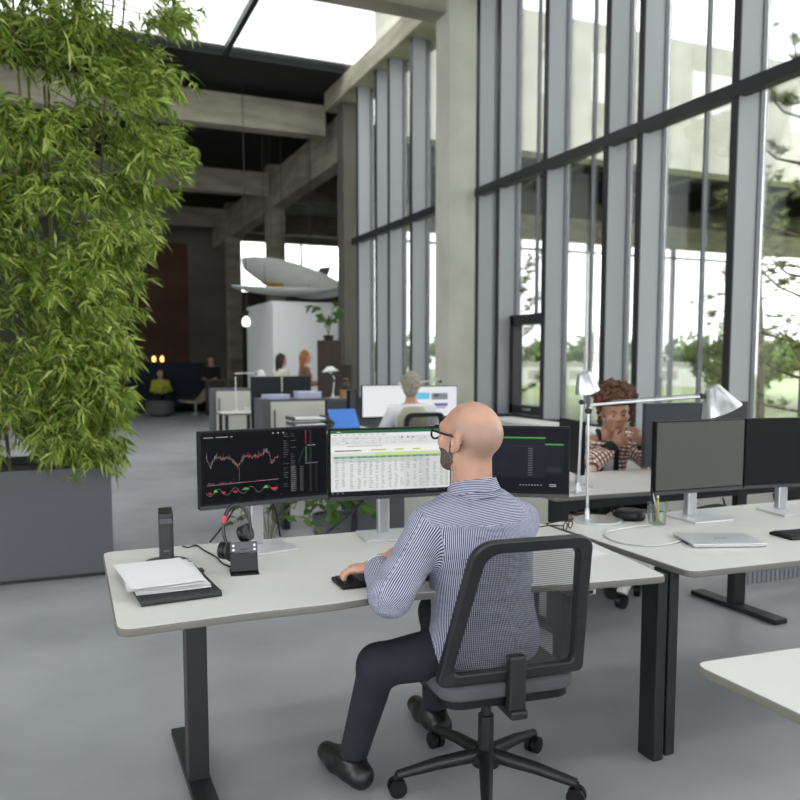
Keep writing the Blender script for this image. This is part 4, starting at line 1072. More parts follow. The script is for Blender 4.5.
def cloth_coords(J, T, arms):
    """running coordinates on the cloth (metres): across the stripe (su) and along it (sv), by nearest limb"""
    segs = [('t', np.array(J['pelvis'], float), np.array(J['neck'], float), 0.15)] + [(n, np.array(a, float), np.array(b, float), r) for n, a, b, r in arms]
    def both(V):
        best = np.full(len(V), 9.0); u = np.zeros(len(V)); v = np.zeros(len(V))
        for n, a, b, r in segs:
            ba = b - a; L = np.linalg.norm(ba); t = ba / L
            h = np.clip((V - a) @ t / L, 0, 1); q = V - a - np.outer(h * L, t); d = np.linalg.norm(q, axis=1) - r
            ref = T[:, 1] if n == 't' else np.array([0.3, 0.4, -1.0]); x = ref - t * (ref @ t); x /= np.linalg.norm(x); y = np.cross(t, x)
            ang = np.arctan2(q @ y, q @ x)
            sel = d < best; best = np.where(sel, d, best)
            u = np.where(sel, ang * (0.15 if n == 't' else 0.055), u); v = np.where(sel, (V - a) @ t, v)
        return u, v
    return both

# ------------------------------------------------------------------ bald man at the near desk
A3 = lambda *x: np.array(x, float)
def build_man():
    base = (1.29, 2.33, 0)
    t = thing('person', 'bald person with dark glasses in a fine striped shirt typing, seen from behind', 'person', base)
    T = frame_az(-10, -14)            # torso leans forward
    J = dict(neck=A3(1.296, 2.395, 1.045), chest=A3(1.318, 2.375, 0.865), waist=A3(1.318, 2.345, 0.685), pelvis=A3(1.318, 2.335, 0.545),
             shL=A3(1.14, 2.395, 0.935), shR=A3(1.515, 2.45, 0.918), elL=A3(0.948, 2.275, 0.762), elR=A3(1.60, 2.50, 0.74), wrL=A3(0.985, 2.478, 0.80), wrR=A3(1.125, 2.62, 0.80),
             hipL=A3(1.23, 2.34, 0.525), hipR=A3(1.41, 2.35, 0.525), knL=A3(0.955, 2.40, 0.49), knR=A3(1.36, 2.78, 0.51), anL=A3(0.93, 2.58, 0.10), anR=A3(1.37, 2.82, 0.10))
    J['elR'] = A3(1.535, 2.56, 0.74)
    HM = frame_az(-24, 7, 0)
    hc = A3(1.282, 2.385, 1.236)
    hp, HL = head_prims(hc, HM, 1.03, neck_to=J['neck'] - A3(0, 0.01, 0.03), neck_r=0.062)
    tp = torso_prims(J, T, 1.0, 1.2)
    tp += [ell(J['chest'] + T @ A3(0, -0.03, 0.03), (0.15, 0.10, 0.12), T, 0.05)]
    aL = arm_prims(J['shL'], J['elL'], J['wrL']); aR = arm_prims(J['shR'], J['elR'], J['wrR'])
    ML = vec_frame(A3(0.905, 2.54, 0.785) - J['wrL'], (0.1, 0, 1)); MR = vec_frame(A3(1.06, 2.66, 0.775) - J['wrR'], (-0.1, 0, 1))
    hands = hand_prims(J['wrL'], ML, 1, 1.1, 0.62, 0.2) + hand_prims(J['wrR'], MR, -1, 1.08, 0.5, 0.3)
    lg = leg_prims(J['hipL'], J['knL'], J['anL'], 1.0, (0.08, 0.055, 0.052, 0.036)) + leg_prims(J['hipR'], J['knR'], J['anR'])
    shrink = lambda ps, f: [(p[0], p[1], p[2], p[3] * f, p[4] * f, p[5]) if p[0] == 'c' else (p[0], p[1], p[2] * f, p[3], p[4]) for p in ps]
    def stub(V):
        q = (V - hc) @ HM
        band = np.clip((0.085 - q[:, 2]) / 0.04, 0, 1) * np.clip((q[:, 2] + 0.075) / 0.03, 0, 1) * np.clip((0.035 - q[:, 1]) / 0.03, 0, 1)
        ear = (np.abs(q[:, 0]) > 0.079) & (q[:, 2] < 0.035)
        return np.where(ear, 0, 0.5 * band)
    blob('body', 'skin_fair', t, hp + shrink(tp, 0.9) + shrink(aL + aR, 0.88) + hands + shrink(lg, 0.88) + foot_prims(J['anL'], (-0.2, 1, 0), 0.85) + foot_prims(J['anR'], (0, 1, 0), 0.85), 0.0052, off=base, attrs={'stub': stub})
    # shirt
    both = cloth_coords(J, T, [('a', J['shL'], J['elL'], 0.055), ('b', J['elL'], J['wrL'], 0.045), ('c', J['shR'], J['elR'], 0.055), ('d', J['elR'], J['wrR'], 0.045)])
    yz = J['neck'][2] - 0.085
    def su(V):
        u, v = both(V); yoke = (V[:, 2] > yz) & (np.abs((V - J['neck']) @ T[:, 0]) < 0.2)
        return np.where(yoke, V[:, 2] * 1.0 + 0.35 * (V - J['neck']) @ T[:, 1], u)
    cuffL = (J['wrL'] - J['elL']); cuffR = (J['wrR'] - J['elR'])
    sleeves = [cap(J['shL'], J['elL'], 0.063, 0.056, 0.03), cap(J['elL'], J['elL'] * 0.25 + J['wrL'] * 0.75, 0.056, 0.044, 0.02), cap(J['shR'], J['elR'], 0.063, 0.056, 0.03), cap(J['elR'], J['elR'] * 0.25 + J['wrR'] * 0.75, 0.056, 0.044, 0.02)]
    folds = [cap(J['waist'] + T @ A3(x0, -0.088, z), J['waist'] + T @ A3(x1, -0.092, z + dz), 0.026, 0.016, 0.02) for x0, x1, z, dz in ((-0.09, 0.05, -0.03, 0.02), (0.08, -0.03, 0.03, 0.02), (0.09, 0.02, -0.07, -0.01), (-0.08, 0.0, 0.08, 0.03))]
    clipL = plane(J['elL'] + cuffL * 0.86, cuffL); clipR = plane(J['elR'] + cuffR * 0.86, cuffR)
    near = lambda c, p, r: (lambda X, Y, Z: np.where((X - p[0]) ** 2 + (Y - p[1]) ** 2 + (Z - p[2]) ** 2 < r * r, c(X, Y, Z), -1.0))
    shirt_p = tp + sleeves + folds
    so = blob('shirt', 'stripe_shirt', t, shirt_p, 0.006, 0.012, (near(clipL, J['wrL'], 0.12), near(clipR, J['wrR'], 0.12), plane((0, 0, 0.50), (0, 0, -1)), plane(J['neck'] + A3(0, 0, 0.015), T[:, 2])), base, {'su': su})
    # collar, cuffs
    cp = []; cb = J['neck'] + T @ A3(0, -0.012, -0.012)
    mb = MB(); n = 40; rows = [(0.092, -0.02), (0.084, 0.012), (0.078, 0.044), (0.086, 0.046), (0.098, 0.002)]
    vs = []; fs = []
    for r_, z in rows:
        for k in range(n):
            a = 2 * PI * k / n; front = max(0, math.sin(a)); v = cb + T @ A3(r_ * math.cos(a) * 0.98, r_ * math.sin(a) * 1.0, z + 0.008 - 0.03 * front); vs.append(tuple(v))
    for i in range(len(rows) - 1):
        for k in range(n): fs.append((i * n + k, i * n + (k + 1) % n, (i + 1) * n + (k + 1) % n, (i + 1) * n + k))
    mb.add(vs, fs); co = mb.build('collar', 'stripe_shirt', so, off=base, smooth=60)
    at = co.data.attributes.new('su', 'FLOAT', 'POINT'); at.data.foreach_set('value', np.array([v[2] for v in vs], np.float32))
    for el_, wr_ in ((J['elL'], J['wrL']), (J['elR'], J['wrR'])):
        d = (wr_ - el_); d /= np.linalg.norm(d); c0 = el_ + (wr_ - el_) * 0.8
        m = MB(); q = Matrix(vec_frame(d, (0, 0, 1)).tolist()).to_4x4() @ Matrix.Rotation(-PI / 2, 4, 'X')
        m.lathe([(0.05, -0.02), (0.054, 0.0), (0.05, 0.022), (0.045, 0.022), (0.044, 0.0)], 28, c=c0, M=q, cap=False); cu = m.build('cuff', 'stripe_shirt', so, off=base, smooth=60)
        at = cu.data.attributes.new('su', 'FLOAT', 'POINT'); at.data.foreach_set('value', np.array([math.atan2(*((np.array(v) - c0)[[0, 2]])) * 0.05 for v in m.v], np.float32))
        m = MB(); m.lathe([(0.042, -0.01), (0.041, 0.03), (0.036, 0.03), (0.036, -0.01)], 28, c=el_ + (wr_ - el_) * 0.88, M=q, cap=False); m.build('undershirt_cuff', 'shirt_white', so, off=base, smooth=60)
    blob('trousers', 'trousers_dark', t, [ell(J['pelvis'] - A3(0, 0, 0.045), (0.165, 0.12, 0.07), T, 0.04)] + lg, 0.009, 0.014, (plane((0, 0, 0.1), (0, 0, -1)),), base)
    for nm, an, d in (('l', J['anL'], (-0.2, 1, 0)), ('r', J['anR'], (0, 1, 0))):
        blob('shoe', 'shoe_black', t, foot_prims(an, d), 0.009, 0.006, (plane((0, 0, 0.1), (0, 0, 1)), plane((0, 0, 0.002), (0, 0, -1))), base)
    # beard: a thin shell over cheek and jaw
    bc = HL(0, 0.05, -0.075)
    e1 = inell(HL(0, 0.062, -0.082), A3(0.12, 0.052, 0.05), HM); e2 = inell(HL(0, 0.016, -0.042), A3(0.12, 0.017, 0.052), HM); e3 = inell(HL(0, 0.03, -0.075), A3(0.12, 0.032, 0.032), HM)
    blob('beard', 'beard_grey', t, hp[:14], 0.0035, 0.0028, (lambda X, Y, Z: np.minimum(np.minimum(e1(X, Y, Z), e2(X, Y, Z)), e3(X, Y, Z)), outell(HL(0, 0.098, -0.06), A3(0.022, 0.03, 0.012), HM)), base)
    # glasses
    fr = MB()
    for sx in (-1, 1):
        fr.tube([HL(sx * 0.034 + 0.029 * math.cos(a), 0.116 - 0.006 * abs(math.cos(a)), 0.002 + 0.022 * math.sin(a)) for a in np.linspace(0, 2 * PI, 25)], 0.0036, 8)
    fr.tube([HL(-0.008, 0.118, 0.008), HL(0.008, 0.118, 0.008)], 0.003, 8)
    gf = fr.build('glasses', 'plastic_black', t, off=base, smooth=50)
    for sx in (-1, 1):
        m = MB(); m.tube([HL(sx * 0.064, 0.112, 0.012), HL(sx * 0.078, 0.09, 0.014), HL(sx * 0.084, 0.03, 0.012), HL(sx * 0.086, -0.012, 0.012), HL(sx * 0.085, -0.032, -0.012)], [0.004, 0.004, 0.0042, 0.0045, 0.003], 8)
        m.build('temple', 'plastic_black', gf, off=base, smooth=50)
    return t
build_man()

# ------------------------------------------------------------------ office chairs
def office_chair(label, loc, az, zt=0.92, wt=0.40, wb=0.50, seat_h=0.47, frame='chair_frame', mesh='chair_mesh', basem='steel_black', arms=False, lean=0.06, backoff=0.0, group=None, solid=False):
    """local: x right, y forward; back at -y"""
    t = thing('office_chair', label, 'chair', loc, math.radians(-az), group)
    yb = -0.24 + backoff
    outer = round_poly([(-wb / 2, 0.47), (-wt / 2, zt), (wt / 2, zt), (wb / 2, 0.47)], [0.03, 0.07, 0.07, 0.03], 8)
    th = 0.042
    inner = round_poly([(-wb / 2 + th * 1.1, 0.47 + th), (-wt / 2 + th, zt - th), (wt / 2 - th, zt - th), (wb / 2 - th * 1.1, 0.47 + th)], [0.03, 0.05, 0.05, 0.03], 8)
    yy = lambda z: yb - lean * (z - 0.47) / (zt - 0.47) * 1.0 + 0.03 * math.sin((z - 0.47) / (zt - 0.47) * PI)
    bow = lambda x: -0.05 * (1 - (2 * x / wb) ** 2) * 0.6
    m = MB(); n = len(outer)
    for (P, dy) in ((outer, -0.02), (inner, -0.02), (inner, 0.02), (outer, 0.02)):
        for x, z in P: m.v.append((x, yy(z) + dy + bow(x), z))
    for r_ in range(4):
        for k in range(n):
            k2 = (k + 1) % n; r2 = (r_ + 1) % 4
            m.f.append((r_ * n + k, r_ * n + k2, r2 * n + k2, r2 * n + k))
    m.build('back_frame', frame, t, smooth=60, bevel=0.008)
    m = MB(); nx, nz = 10, 10
    for i in range(nz + 1):
        z = 0.47 + th * 0.5 + (zt - th * 0.7 - 0.47 - th * 0.5) * i / nz; ww = (wb + (wt - wb) * (z - 0.47) / (zt - 0.47)) - th
        for j in range(nx + 1):
            x = ww * (j / nx - 0.5); m.v.append((x, yy(z) + bow(x), z))
    for i in range(nz):
        for j in range(nx): m.f.append((i * (nx + 1) + j, i * (nx + 1) + j + 1, (i + 1) * (nx + 1) + j + 1, (i + 1) * (nx + 1) + j))
    mo = m.build('back_mesh', mesh, t, smooth=True)
    sp = round_poly([(-0.24, -0.22), (0.24, -0.22), (0.25, 0.24), (-0.25, 0.24)], 0.08, 6)
    MB().prism(sp, seat_h - 0.055, seat_h).build('seat', 'seat_fabric', t, bevel=0.02, bseg=3)
    MB().prism([(x * 0.94, y * 0.94) for x, y in sp], seat_h - 0.08, seat_h - 0.055).build('seat_pan', 'plastic_black', t)
    MB().box(-0.03, 0.03, -0.27, -0.05, seat_h - 0.11, seat_h - 0.08).box(-0.03, 0.03, yb - 0.06, yb - 0.02, seat_h - 0.11, 0.56).build('back_support', basem, t, bevel=0.008)
    MB().box(-0.1, 0.1, -0.12, 0.1, seat_h - 0.125, seat_h - 0.08).build('mechanism', 'plastic_black', t, bevel=0.01)
    MB().tube([(0, 0, 0.11), (0, 0, 0.26)], 0.028, 14).tube([(0, 0, 0.26), (0, 0, seat_h - 0.12)], 0.018, 14).build('gas_column', 'steel_black', t)
    MB().lathe([(0.05, 0.08), (0.055, 0.12), (0.03, 0.14)], 20).build('hub', basem, t)
    for k in range(5):
        a = 2 * PI * k / 5 + 0.55; c, s_ = math.cos(a), math.sin(a)
        lg_ = MB().tube([(0.03 * c, 0.03 * s_, 0.115), (0.18 * c, 0.18 * s_, 0.10), (0.32 * c, 0.32 * s_, 0.075)], [0.026, 0.022, 0.016], 10).build('base_leg', basem, t, smooth=50)
        for q in (-0.014, 0.014):
            Mw = Matrix.Translation((0.32 * c - q * s_, 0.32 * s_ + q * c, 0.032)) @ Matrix.Rotation(a, 4, 'Z') @ Matrix.Rotation(PI / 2, 4, 'X')
            MB().lathe([(0.031, -0.009), (0.032, 0.0), (0.031, 0.009)], 18, M=Mw).build('caster_wheel', 'plastic_black', lg_, smooth=40)
        MB().tube([(0.32 * c, 0.32 * s_, 0.03), (0.32 * c, 0.32 * s_, 0.08)], 0.01, 8).build('caster_stem', 'steel_black', lg_)
    if arms:
        for sx in (-1, 1):
            ao = MB().box(sx * 0.29 - 0.035, sx * 0.29 + 0.035, -0.15, 0.1, 0.64, 0.665).build('armrest', 'plastic_black', t, bevel=0.01)
            MB().tube([(sx * 0.22, -0.05, seat_h - 0.07), (sx * 0.29, -0.05, seat_h - 0.05), (sx * 0.29, -0.04, 0.64)], 0.014, 8).build('arm_post', 'steel_black', ao)
    return t
office_chair('black mesh-back office chair of the bald man', (1.352, 2.375, 0), 6, zt=0.97, wt=0.39, wb=0.52, seat_h=0.465, lean=0.155, backoff=0.045)

# ------------------------------------------------------------------ tall planter with bamboo
t = thing('planter', 'large dark grey planter box with tall bamboo', 'planter', (-0.6, 6.25, 0))
off = (-0.6, 6.25, 0)
PX0, PX1, PY0, PY1, PH = -1.6, 0.335, 5.84, 6.75, 0.765
m = MB(); m.box(PX0, PX1, PY0, PY0 + 0.03, 0.03, PH).box(PX0, PX1, PY1 - 0.03, PY1, 0.03, PH).box(PX0, PX0 + 0.03, PY0 + 0.03, PY1 - 0.03, 0.03, PH).box(PX1 - 0.03, PX1, PY0 + 0.03, PY1 - 0.03, 0.03, PH)
m.build('box', 'planter_grey', t, off=off)
MB().box(PX0 + 0.02, PX1 - 0.02, PY0 + 0.03, PY1 - 0.02, 0, 0.03).build('plinth', 'steel_black', t, off=off)
MB().box(PX0 + 0.03, PX1 - 0.03, PY0 + 0.03, PY1 - 0.03, 0.5, 0.7).build('soil', 'soil', t, off=off)
EDGE = [(0.6, 0.42), (0.72, 0.46), (0.9, 0.44), (1.2, 0.48), (1.5, 0.52), (1.72, 0.58), (1.95, 0.68), (2.23, 0.71), (2.47, 0.68), (2.74, 0.88), (2.86, 1.0), (3.14, 1.04), (3.5, 1.02), (4.0, 1.1), (4.6, 1.0)]
def edge_x(z):
    return float(np.interp(z, [e[0] for e in EDGE], [e[1] for e in EDGE]))
def fan(vl, fl, p, d, n, ln, rs):
    """a drooping fan of slender leaves at a twig tip"""
    d = d / (np.linalg.norm(d) + 1e-9)
    sd = np.cross(d, [0, 0, 1.0]); sd /= (np.linalg.norm(sd) + 1e-9); up = np.cross(sd, d)
    for i in range(n):
        q = (i / max(1, n - 1) - 0.5) * 2
        a = q * 1.05 + rs.normal() * 0.15
        dd = d * math.cos(a) + sd * math.sin(a) + up * rs.normal() * 0.35 + np.array([0, 0, -0.25])
        dd /= np.linalg.norm(dd); L = ln * (0.65 + 0.6 * rs.random())
        w = np.cross(dd, up + rs.normal(size=3) * 0.6); w /= (np.linalg.norm(w) + 1e-9); w = w * L * 0.075
        b = p + d * 0.03 * rs.normal() - sd * 0.015 * q + np.array([0, 0, 0.01]) * rs.normal()
        m1 = b + dd * L * 0.4; tip = b + dd * L + np.array([0, 0, -L * 0.22])
        k = len(vl); vl += [b, m1 - w, tip, m1 + w]; fl += [(k, k + 1, k + 2, k + 3)]
plants = [(-1.3, 6.3, 'bamboo at the left end of the planter'), (-0.85, 6.2, 'bamboo second from the left in the planter'), (-0.4, 6.35, 'bamboo in the middle of the planter'), (0.0, 6.25, 'bamboo right of the middle in the planter'), (0.2, 6.4, 'bamboo at the right end of the planter leaning out')]
for i, (bx, by, lab) in enumerate(plants):
    rs = np.random.default_rng(40 + i)
    b = thing('bamboo_plant', lab, 'plant', (bx, by, 0.7), 0, 'bamboo plants in the large planter')
    o0 = np.array([bx, by, 0.7])
    for c in range(5):
        a = c * 1.3 + i; r0 = 0.09
        top = np.array([bx + rs.normal() * 0.25 + (0.12 if i > 3 else 0), by + rs.normal() * 0.15, 4.7]); st = np.array([bx + r0 * math.cos(a), by + r0 * math.sin(a), 0.7])
        pts = [st + (top - st) * q + np.array([0.05 * math.sin(q * 5 + c), 0.05 * math.cos(q * 4 + c), 0]) for q in np.linspace(0, 1, 9)]
        MB().tube(pts, [0.013 - 0.0008 * k for k in range(9)], 7).build('culm', 'bamboo_culm', b, off=o0, smooth=True)
    vl, fl, tw = [], [], MB()
    for sp in range(66 + (16 if i == 4 else 0)):
        z = 0.78 + 3.95 * (sp + rs.random()) / 66
        if sp >= 66: z = 0.76 + 0.9 * rs.random()
        ex = edge_x(z) - 0.11
        lo_, hi_ = bx - 0.4, min(bx + 0.4, ex)
        if i == 4: hi_ = ex; lo_ = min(bx - 0.3, ex - 0.25)
        if i == 3: hi_ = min(bx + 0.6, ex)
        if hi_ <= lo_: lo_ = hi_ - 0.35
        x = lo_ + (hi_ - lo_) * (rs.random() ** (0.5 if i == 4 else 1.0))
        if sp >= 66: x = edge_x(z) - 0.08 - 0.25 * rs.random()
        y = by - 0.42 + 0.7 * rs.random() ** 1.3
        out = np.array([(x - bx) * 1.5 + 0.1 + rs.normal() * 0.25, -0.9 + rs.normal() * 0.3 if y < by else rs.normal(), -0.25])
        out /= np.linalg.norm(out)
        tw.tube([(bx + (x - bx) * 0.2, by, z + 0.22), (x - out[0] * 0.1, y - out[1] * 0.1, z + 0.12), (x + out[0] * 0.15, y + out[1] * 0.15, z)], [0.005, 0.004, 0.002], 4)
        for c in range(19):
            q = rs.random()
            p = np.array([x, y, z + 0.08]) + out * (q * 0.26 - 0.06) + rs.normal(size=3) * np.array([0.085, 0.06, 0.065])
            p[0] = min(p[0], edge_x(p[2]) - 0.02)
            fan(vl, fl, p, out + rs.normal(size=3) * 0.45, int(8 + 6 * rs.random()), 0.112, rs)
    mm = MB(); mm.v = [tuple(v) for v in vl]; mm.f = fl
    mm.build('foliage', 'bamboo_leaf', b, off=o0, kind='stuff')
    tw.build('twigs', 'bamboo_culm', b, off=o0)

# ------------------------------------------------------------------ seated woman in a checked jacket
def eyes(t, HL, HM, base, s, iris='iris_brown', lid=None):
    for sx in (-1, 1):
        c = HL(sx * 0.031, 0.083, 0.003)
        o = blob('eye', 'eye_white', t, [ell(c, A3(0.0125, 0.0125, 0.0115) * s, HM, 0.002)], 0.003, off=base)
        blob('eyelid', 'skin_tan', o, [ell(c, A3(0.0142, 0.0142, 0.0130) * s, HM, 0.002)], 0.0024, 0, (plane(c + HM @ A3(0, 0, 0.0005), -HM[:, 2]),), base)
        blob('iris', iris, o, [ell(c + HM @ A3(0, 0.009, -0.003) * s, A3(0.007, 0.0055, 0.007) * s, HM, 0.002)], 0.0018, off=base)
def build_woman():
    base = (3.42, 4.5, 0)
    t = thing('person', 'person with curly auburn hair in a checked jacket resting the chin on both hands', 'person', base)
    az = 200
    T = frame_az(az, -12)
    J = dict(neck=A3(3.465, 4.46, 0.985), chest=A3(3.46, 4.50, 0.80), waist=A3(3.45, 4.54, 0.65), pelvis=A3(3.44, 4.55, 0.55),
             shL=A3(3.635, 4.39, 0.905), shR=A3(3.255, 4.50, 0.91), elL=A3(3.64, 4.20, 0.81), elR=A3(3.175, 4.27, 0.815), wrL=A3(3.57, 4.22, 0.955), wrR=A3(3.375, 4.255, 0.945))
    s = 1.12
    HM = frame_az(az + 6, -8, -4)
    hc = A3(3.485, 4.40, 1.145)
    hp, HL = head_prims(hc, HM, s, neck_to=J['neck'], neck_r=0.048)
    tp = torso_prims(J, T, 0.98, 0.95, True)
    arms = arm_prims(J['shL'], J['elL'], J['wrL'], 0.95) + arm_prims(J['shR'], J['elR'], J['wrR'], 0.95)
    # hands folded under the chin, one over the other
    MR = vec_frame(A3(0.55, -0.05, 0.32), (-0.35, -0.95, 0.1)); ML = vec_frame(A3(-0.55, -0.1, 0.45), (0.2, -1, 0.1))
    hands = hand_prims(J['wrR'], MR, -1, 1.0, 0.75, 0.1) + hand_prims(J['wrL'], ML, 1, 1.0, 0.7, 0.12)
    lg = leg_prims((3.54, 4.5, 0.55), (3.55, 4.16, 0.57), (3.56, 4.2, 0.1)) + leg_prims((3.34, 4.52, 0.55), (3.30, 4.18, 0.57), (3.3, 4.25, 0.1))
    shrink = lambda ps, f: [(p[0], p[1], p[2], p[3] * f, p[4] * f, p[5]) if p[0] == 'c' else (p[0], p[1], p[2] * f, p[3], p[4]) for p in ps]
    blob('body', 'skin_tan', t, hp + shrink(tp, 0.86) + shrink(arms, 0.85) + hands + shrink(lg, 0.85) + foot_prims((3.56, 4.2, 0.1), (0, -1, 0), 0.8) + foot_prims((3.3, 4.25, 0.1), (0, -1, 0), 0.8), 0.0055, off=base)
    eyes(t, HL, HM, base, s)
    blob('lips', 'lips', t, [cap(HL(-0.017, 0.0905, -0.057), HL(0.017, 0.0905, -0.057), 0.0055 * s, None, 0.004), cap(HL(-0.012, 0.091, -0.068), HL(0.012, 0.091, -0.068), 0.0062 * s, None, 0.004)], 0.0025, off=base)
    for sx in (-1, 1):
        MB().tube([HL(sx * 0.05, 0.088, 0.026), HL(sx * 0.034, 0.099, 0.031), HL(sx * 0.014, 0.1, 0.026)], [0.002, 0.0038, 0.003], 8).build('eyebrow', 'hair_dark', t, off=base, smooth=True)
    # jacket
    both = cloth_coords(J, T, [('a', J['shL'], J['elL'], 0.055), ('b', J['elL'], J['wrL'], 0.045), ('c', J['shR'], J['elR'], 0.055), ('d', J['elR'], J['wrR'], 0.045)])
    near = lambda c, p, r: (lambda X, Y, Z: np.where((X - p[0]) ** 2 + (Y - p[1]) ** 2 + (Z - p[2]) ** 2 < r * r, c(X, Y, Z), -1.0))
    sl = [cap(J['shL'], J['elL'], 0.062, 0.055, 0.03), cap(J['elL'], J['wrL'], 0.055, 0.044, 0.02), cap(J['shR'], J['elR'], 0.062, 0.055, 0.03), cap(J['elR'], J['wrR'], 0.055, 0.044, 0.02)]
    cl = [near(plane(J['elL'] * 0.22 + J['wrL'] * 0.78, J['wrL'] - J['elL']), J['wrL'], 0.1), near(plane(J['elR'] * 0.22 + J['wrR'] * 0.78, J['wrR'] - J['elR']), J['wrR'], 0.1), plane((0, 0, 0.47), (0, 0, -1)), plane(J['neck'] - A3(0, 0, 0.012), T[:, 2]),
          outell(J['chest'] + T @ A3(0.0, 0.2, -0.03), A3(0.055, 0.14, 0.32), T)]
    jk = blob('jacket', 'plaid_tweed', t, tp + sl, 0.0065, 0.014, cl, base, {'su': lambda V: both(V)[0], 'sv': lambda V: both(V)[1]})
    blob('shirt', 'shirt_white', t, tp, 0.009, 0.004, (plane(J['neck'] - A3(0, 0, 0.02), T[:, 2]), plane((0, 0, 0.5), (0, 0, -1))), base)
    # dark lapel bands and cuffs
    for sx in (-1, 1):
        pts = [J['neck'] + T @ A3(sx * 0.06, -0.02, 0.03), J['neck'] + T @ A3(sx * 0.062, 0.04, 0.0), J['chest'] + T @ A3(sx * 0.055, 0.135, 0.05), J['chest'] + T @ A3(sx * 0.052, 0.145, -0.06), J['waist'] + T @ A3(sx * 0.055, 0.13, -0.02)]
        MB().tube(catmull(pts, 5), 0.017, 8).build('lapel', 'black_knit', jk, off=base, smooth=True)
    for e_, w_ in ((J['elL'], J['wrL']), (J['elR'], J['wrR'])):
        MB().tube([e_ * 0.3 + w_ * 0.7, e_ * 0.05 + w_ * 0.95], [0.05, 0.042], 16).build('cuff', 'black_knit', jk, off=base, smooth=True)
    blob('trousers', 'black_knit', t, [ell(J['pelvis'], (0.16, 0.12, 0.09), T, 0.05)] + lg, 0.012, 0.012, (plane((0, 0, 0.12), (0, 0, -1)),), base)
    # head band and curly hair
    hb = [HL(0.083 * math.cos(a), -0.005 + 0.105 * math.sin(a), 0.062 + 0.012 * math.sin(a)) for a in np.linspace(0, 2 * PI, 33)]
    MB().tube(hb, 0.013, 8).build('headband', 'black_knit', t, off=base, smooth=True)
    rs = np.random.default_rng(2); pr = [ell(HL(0, -0.02, 0.10), A3(0.092, 0.095, 0.065) * s, HM, 0.02), ell(HL(0, -0.06, 0.02), A3(0.078, 0.06, 0.085) * s, HM, 0.02)]
    for k in range(520):
        d = rs.normal(size=3); d /= np.linalg.norm(d); d[2] = abs(d[2]) * 1.0 - 0.05
        c = HL(*(A3(0, -0.01, 0.085) + d * A3(0.112, 0.10, 0.10) * (0.85 + 0.35 * rs.random())))
        pr.append(ell(c, A3(0.0125, 0.0125, 0.0125) * (0.7 + 0.7 * rs.random()), None, 0.003))
    for k in range(40):
        c = HL(-0.085 - 0.02 * rs.random() if k % 2 else 0.085 + 0.015 * rs.random(), -0.03 + 0.04 * rs.normal(), 0.03 + 0.05 * rs.normal()); pr.append(ell(c, A3(0.014, 0.014, 0.014), None, 0.003))
    blob('hair', 'hair_auburn', t, pr, 0.0055, 0, (outell(HL(0, 0.105, -0.01), A3(0.075, 0.08, 0.085) * s, HM),), base)
    for an in ((3.56, 4.2, 0.1), (3.3, 4.25, 0.1)):
        blob('shoe', 'shoe_black', t, foot_prims(an, (0, -1, 0), 0.9), 0.011, 0.006, (plane((0, 0, 0.1), (0, 0, 1)), plane((0, 0, 0.002), (0, 0, -1))), base)
build_woman()
office_chair('white swivel chair the woman in the checked jacket sits on', (3.44, 4.50, 0), 200, zt=0.86, wt=0.36, wb=0.42, seat_h=0.47, frame='lamp_white', mesh='shirt_white', basem='lamp_white')
# white wheeled pedestal chair base peeking below the desks
t = thing('footstool', 'white pedestal stool on a black wheel below the right desk', 'stool', (3.26, 3.86, 0))
for a in range(5):
    q = a * 2 * PI / 5 + 0.9
    l = MB().tube([(0.02 * math.cos(q), 0.02 * math.sin(q), 0.2), (0.08 * math.cos(q), 0.08 * math.sin(q), 0.14), (0.12 * math.cos(q), 0.12 * math.sin(q), 0.07)], [0.035, 0.032, 0.024], 10).build('base_leg', 'lamp_white', t, smooth=50)
    Mw = Matrix.Translation((0.12 * math.cos(q), 0.12 * math.sin(q), 0.034)) @ Matrix.Rotation(q, 4, 'Z') @ Matrix.Rotation(PI / 2, 4, 'X')
    MB().lathe([(0.033, -0.014), (0.034, 0), (0.033, 0.014)], 18, M=Mw).build('caster_wheel', 'plastic_black', l, smooth=40)
MB().tube([(0, 0, 0.18), (0, 0, 0.36)], 0.03, 14).build('column', 'lamp_white', t)
MB().lathe([(0.10, 0.36), (0.15, 0.37), (0.15, 0.40), (0.13, 0.415), (0.0, 0.42)], 28, cap=False).build('seat', 'lamp_white', t, smooth=40)
t.scale = (1.35, 1.35, 1.35)
# bag under the woman's desk
t = thing('shoulder_bag', 'black and checked bag under the woman\'s desk', 'bag', (2.93, 4.12, 0.0))
bo = blob('body', 'black_knit', t, [ell((2.93, 4.12, 0.36), (0.17, 0.09, 0.20), None, 0.05), ell((2.93, 4.12, 0.18), (0.19, 0.10, 0.17), None, 0.05)], 0.012, 0, (plane((0, 0, 0.0), (0, 0, -1)),), (2.93, 4.12, 0))
both_ = lambda V: (V[:, 0] * 1.0, V[:, 2] * 1.0)
blob('scarf', 'plaid_tweed', t, [ell((2.97, 4.06, 0.50), (0.12, 0.07, 0.06), None, 0.03), ell((3.0, 4.02, 0.44), (0.07, 0.05, 0.10), None, 0.03)], 0.01, 0, (), (2.93, 4.12, 0), {'su': lambda V: V[:, 0], 'sv': lambda V: V[:, 2]})
tubeo('strap', 'black_knit', t, catmull([(-0.12, 0, 0.45), (-0.06, 0, 0.58), (0.06, 0, 0.58), (0.12, 0, 0.45)], 6), 0.012)

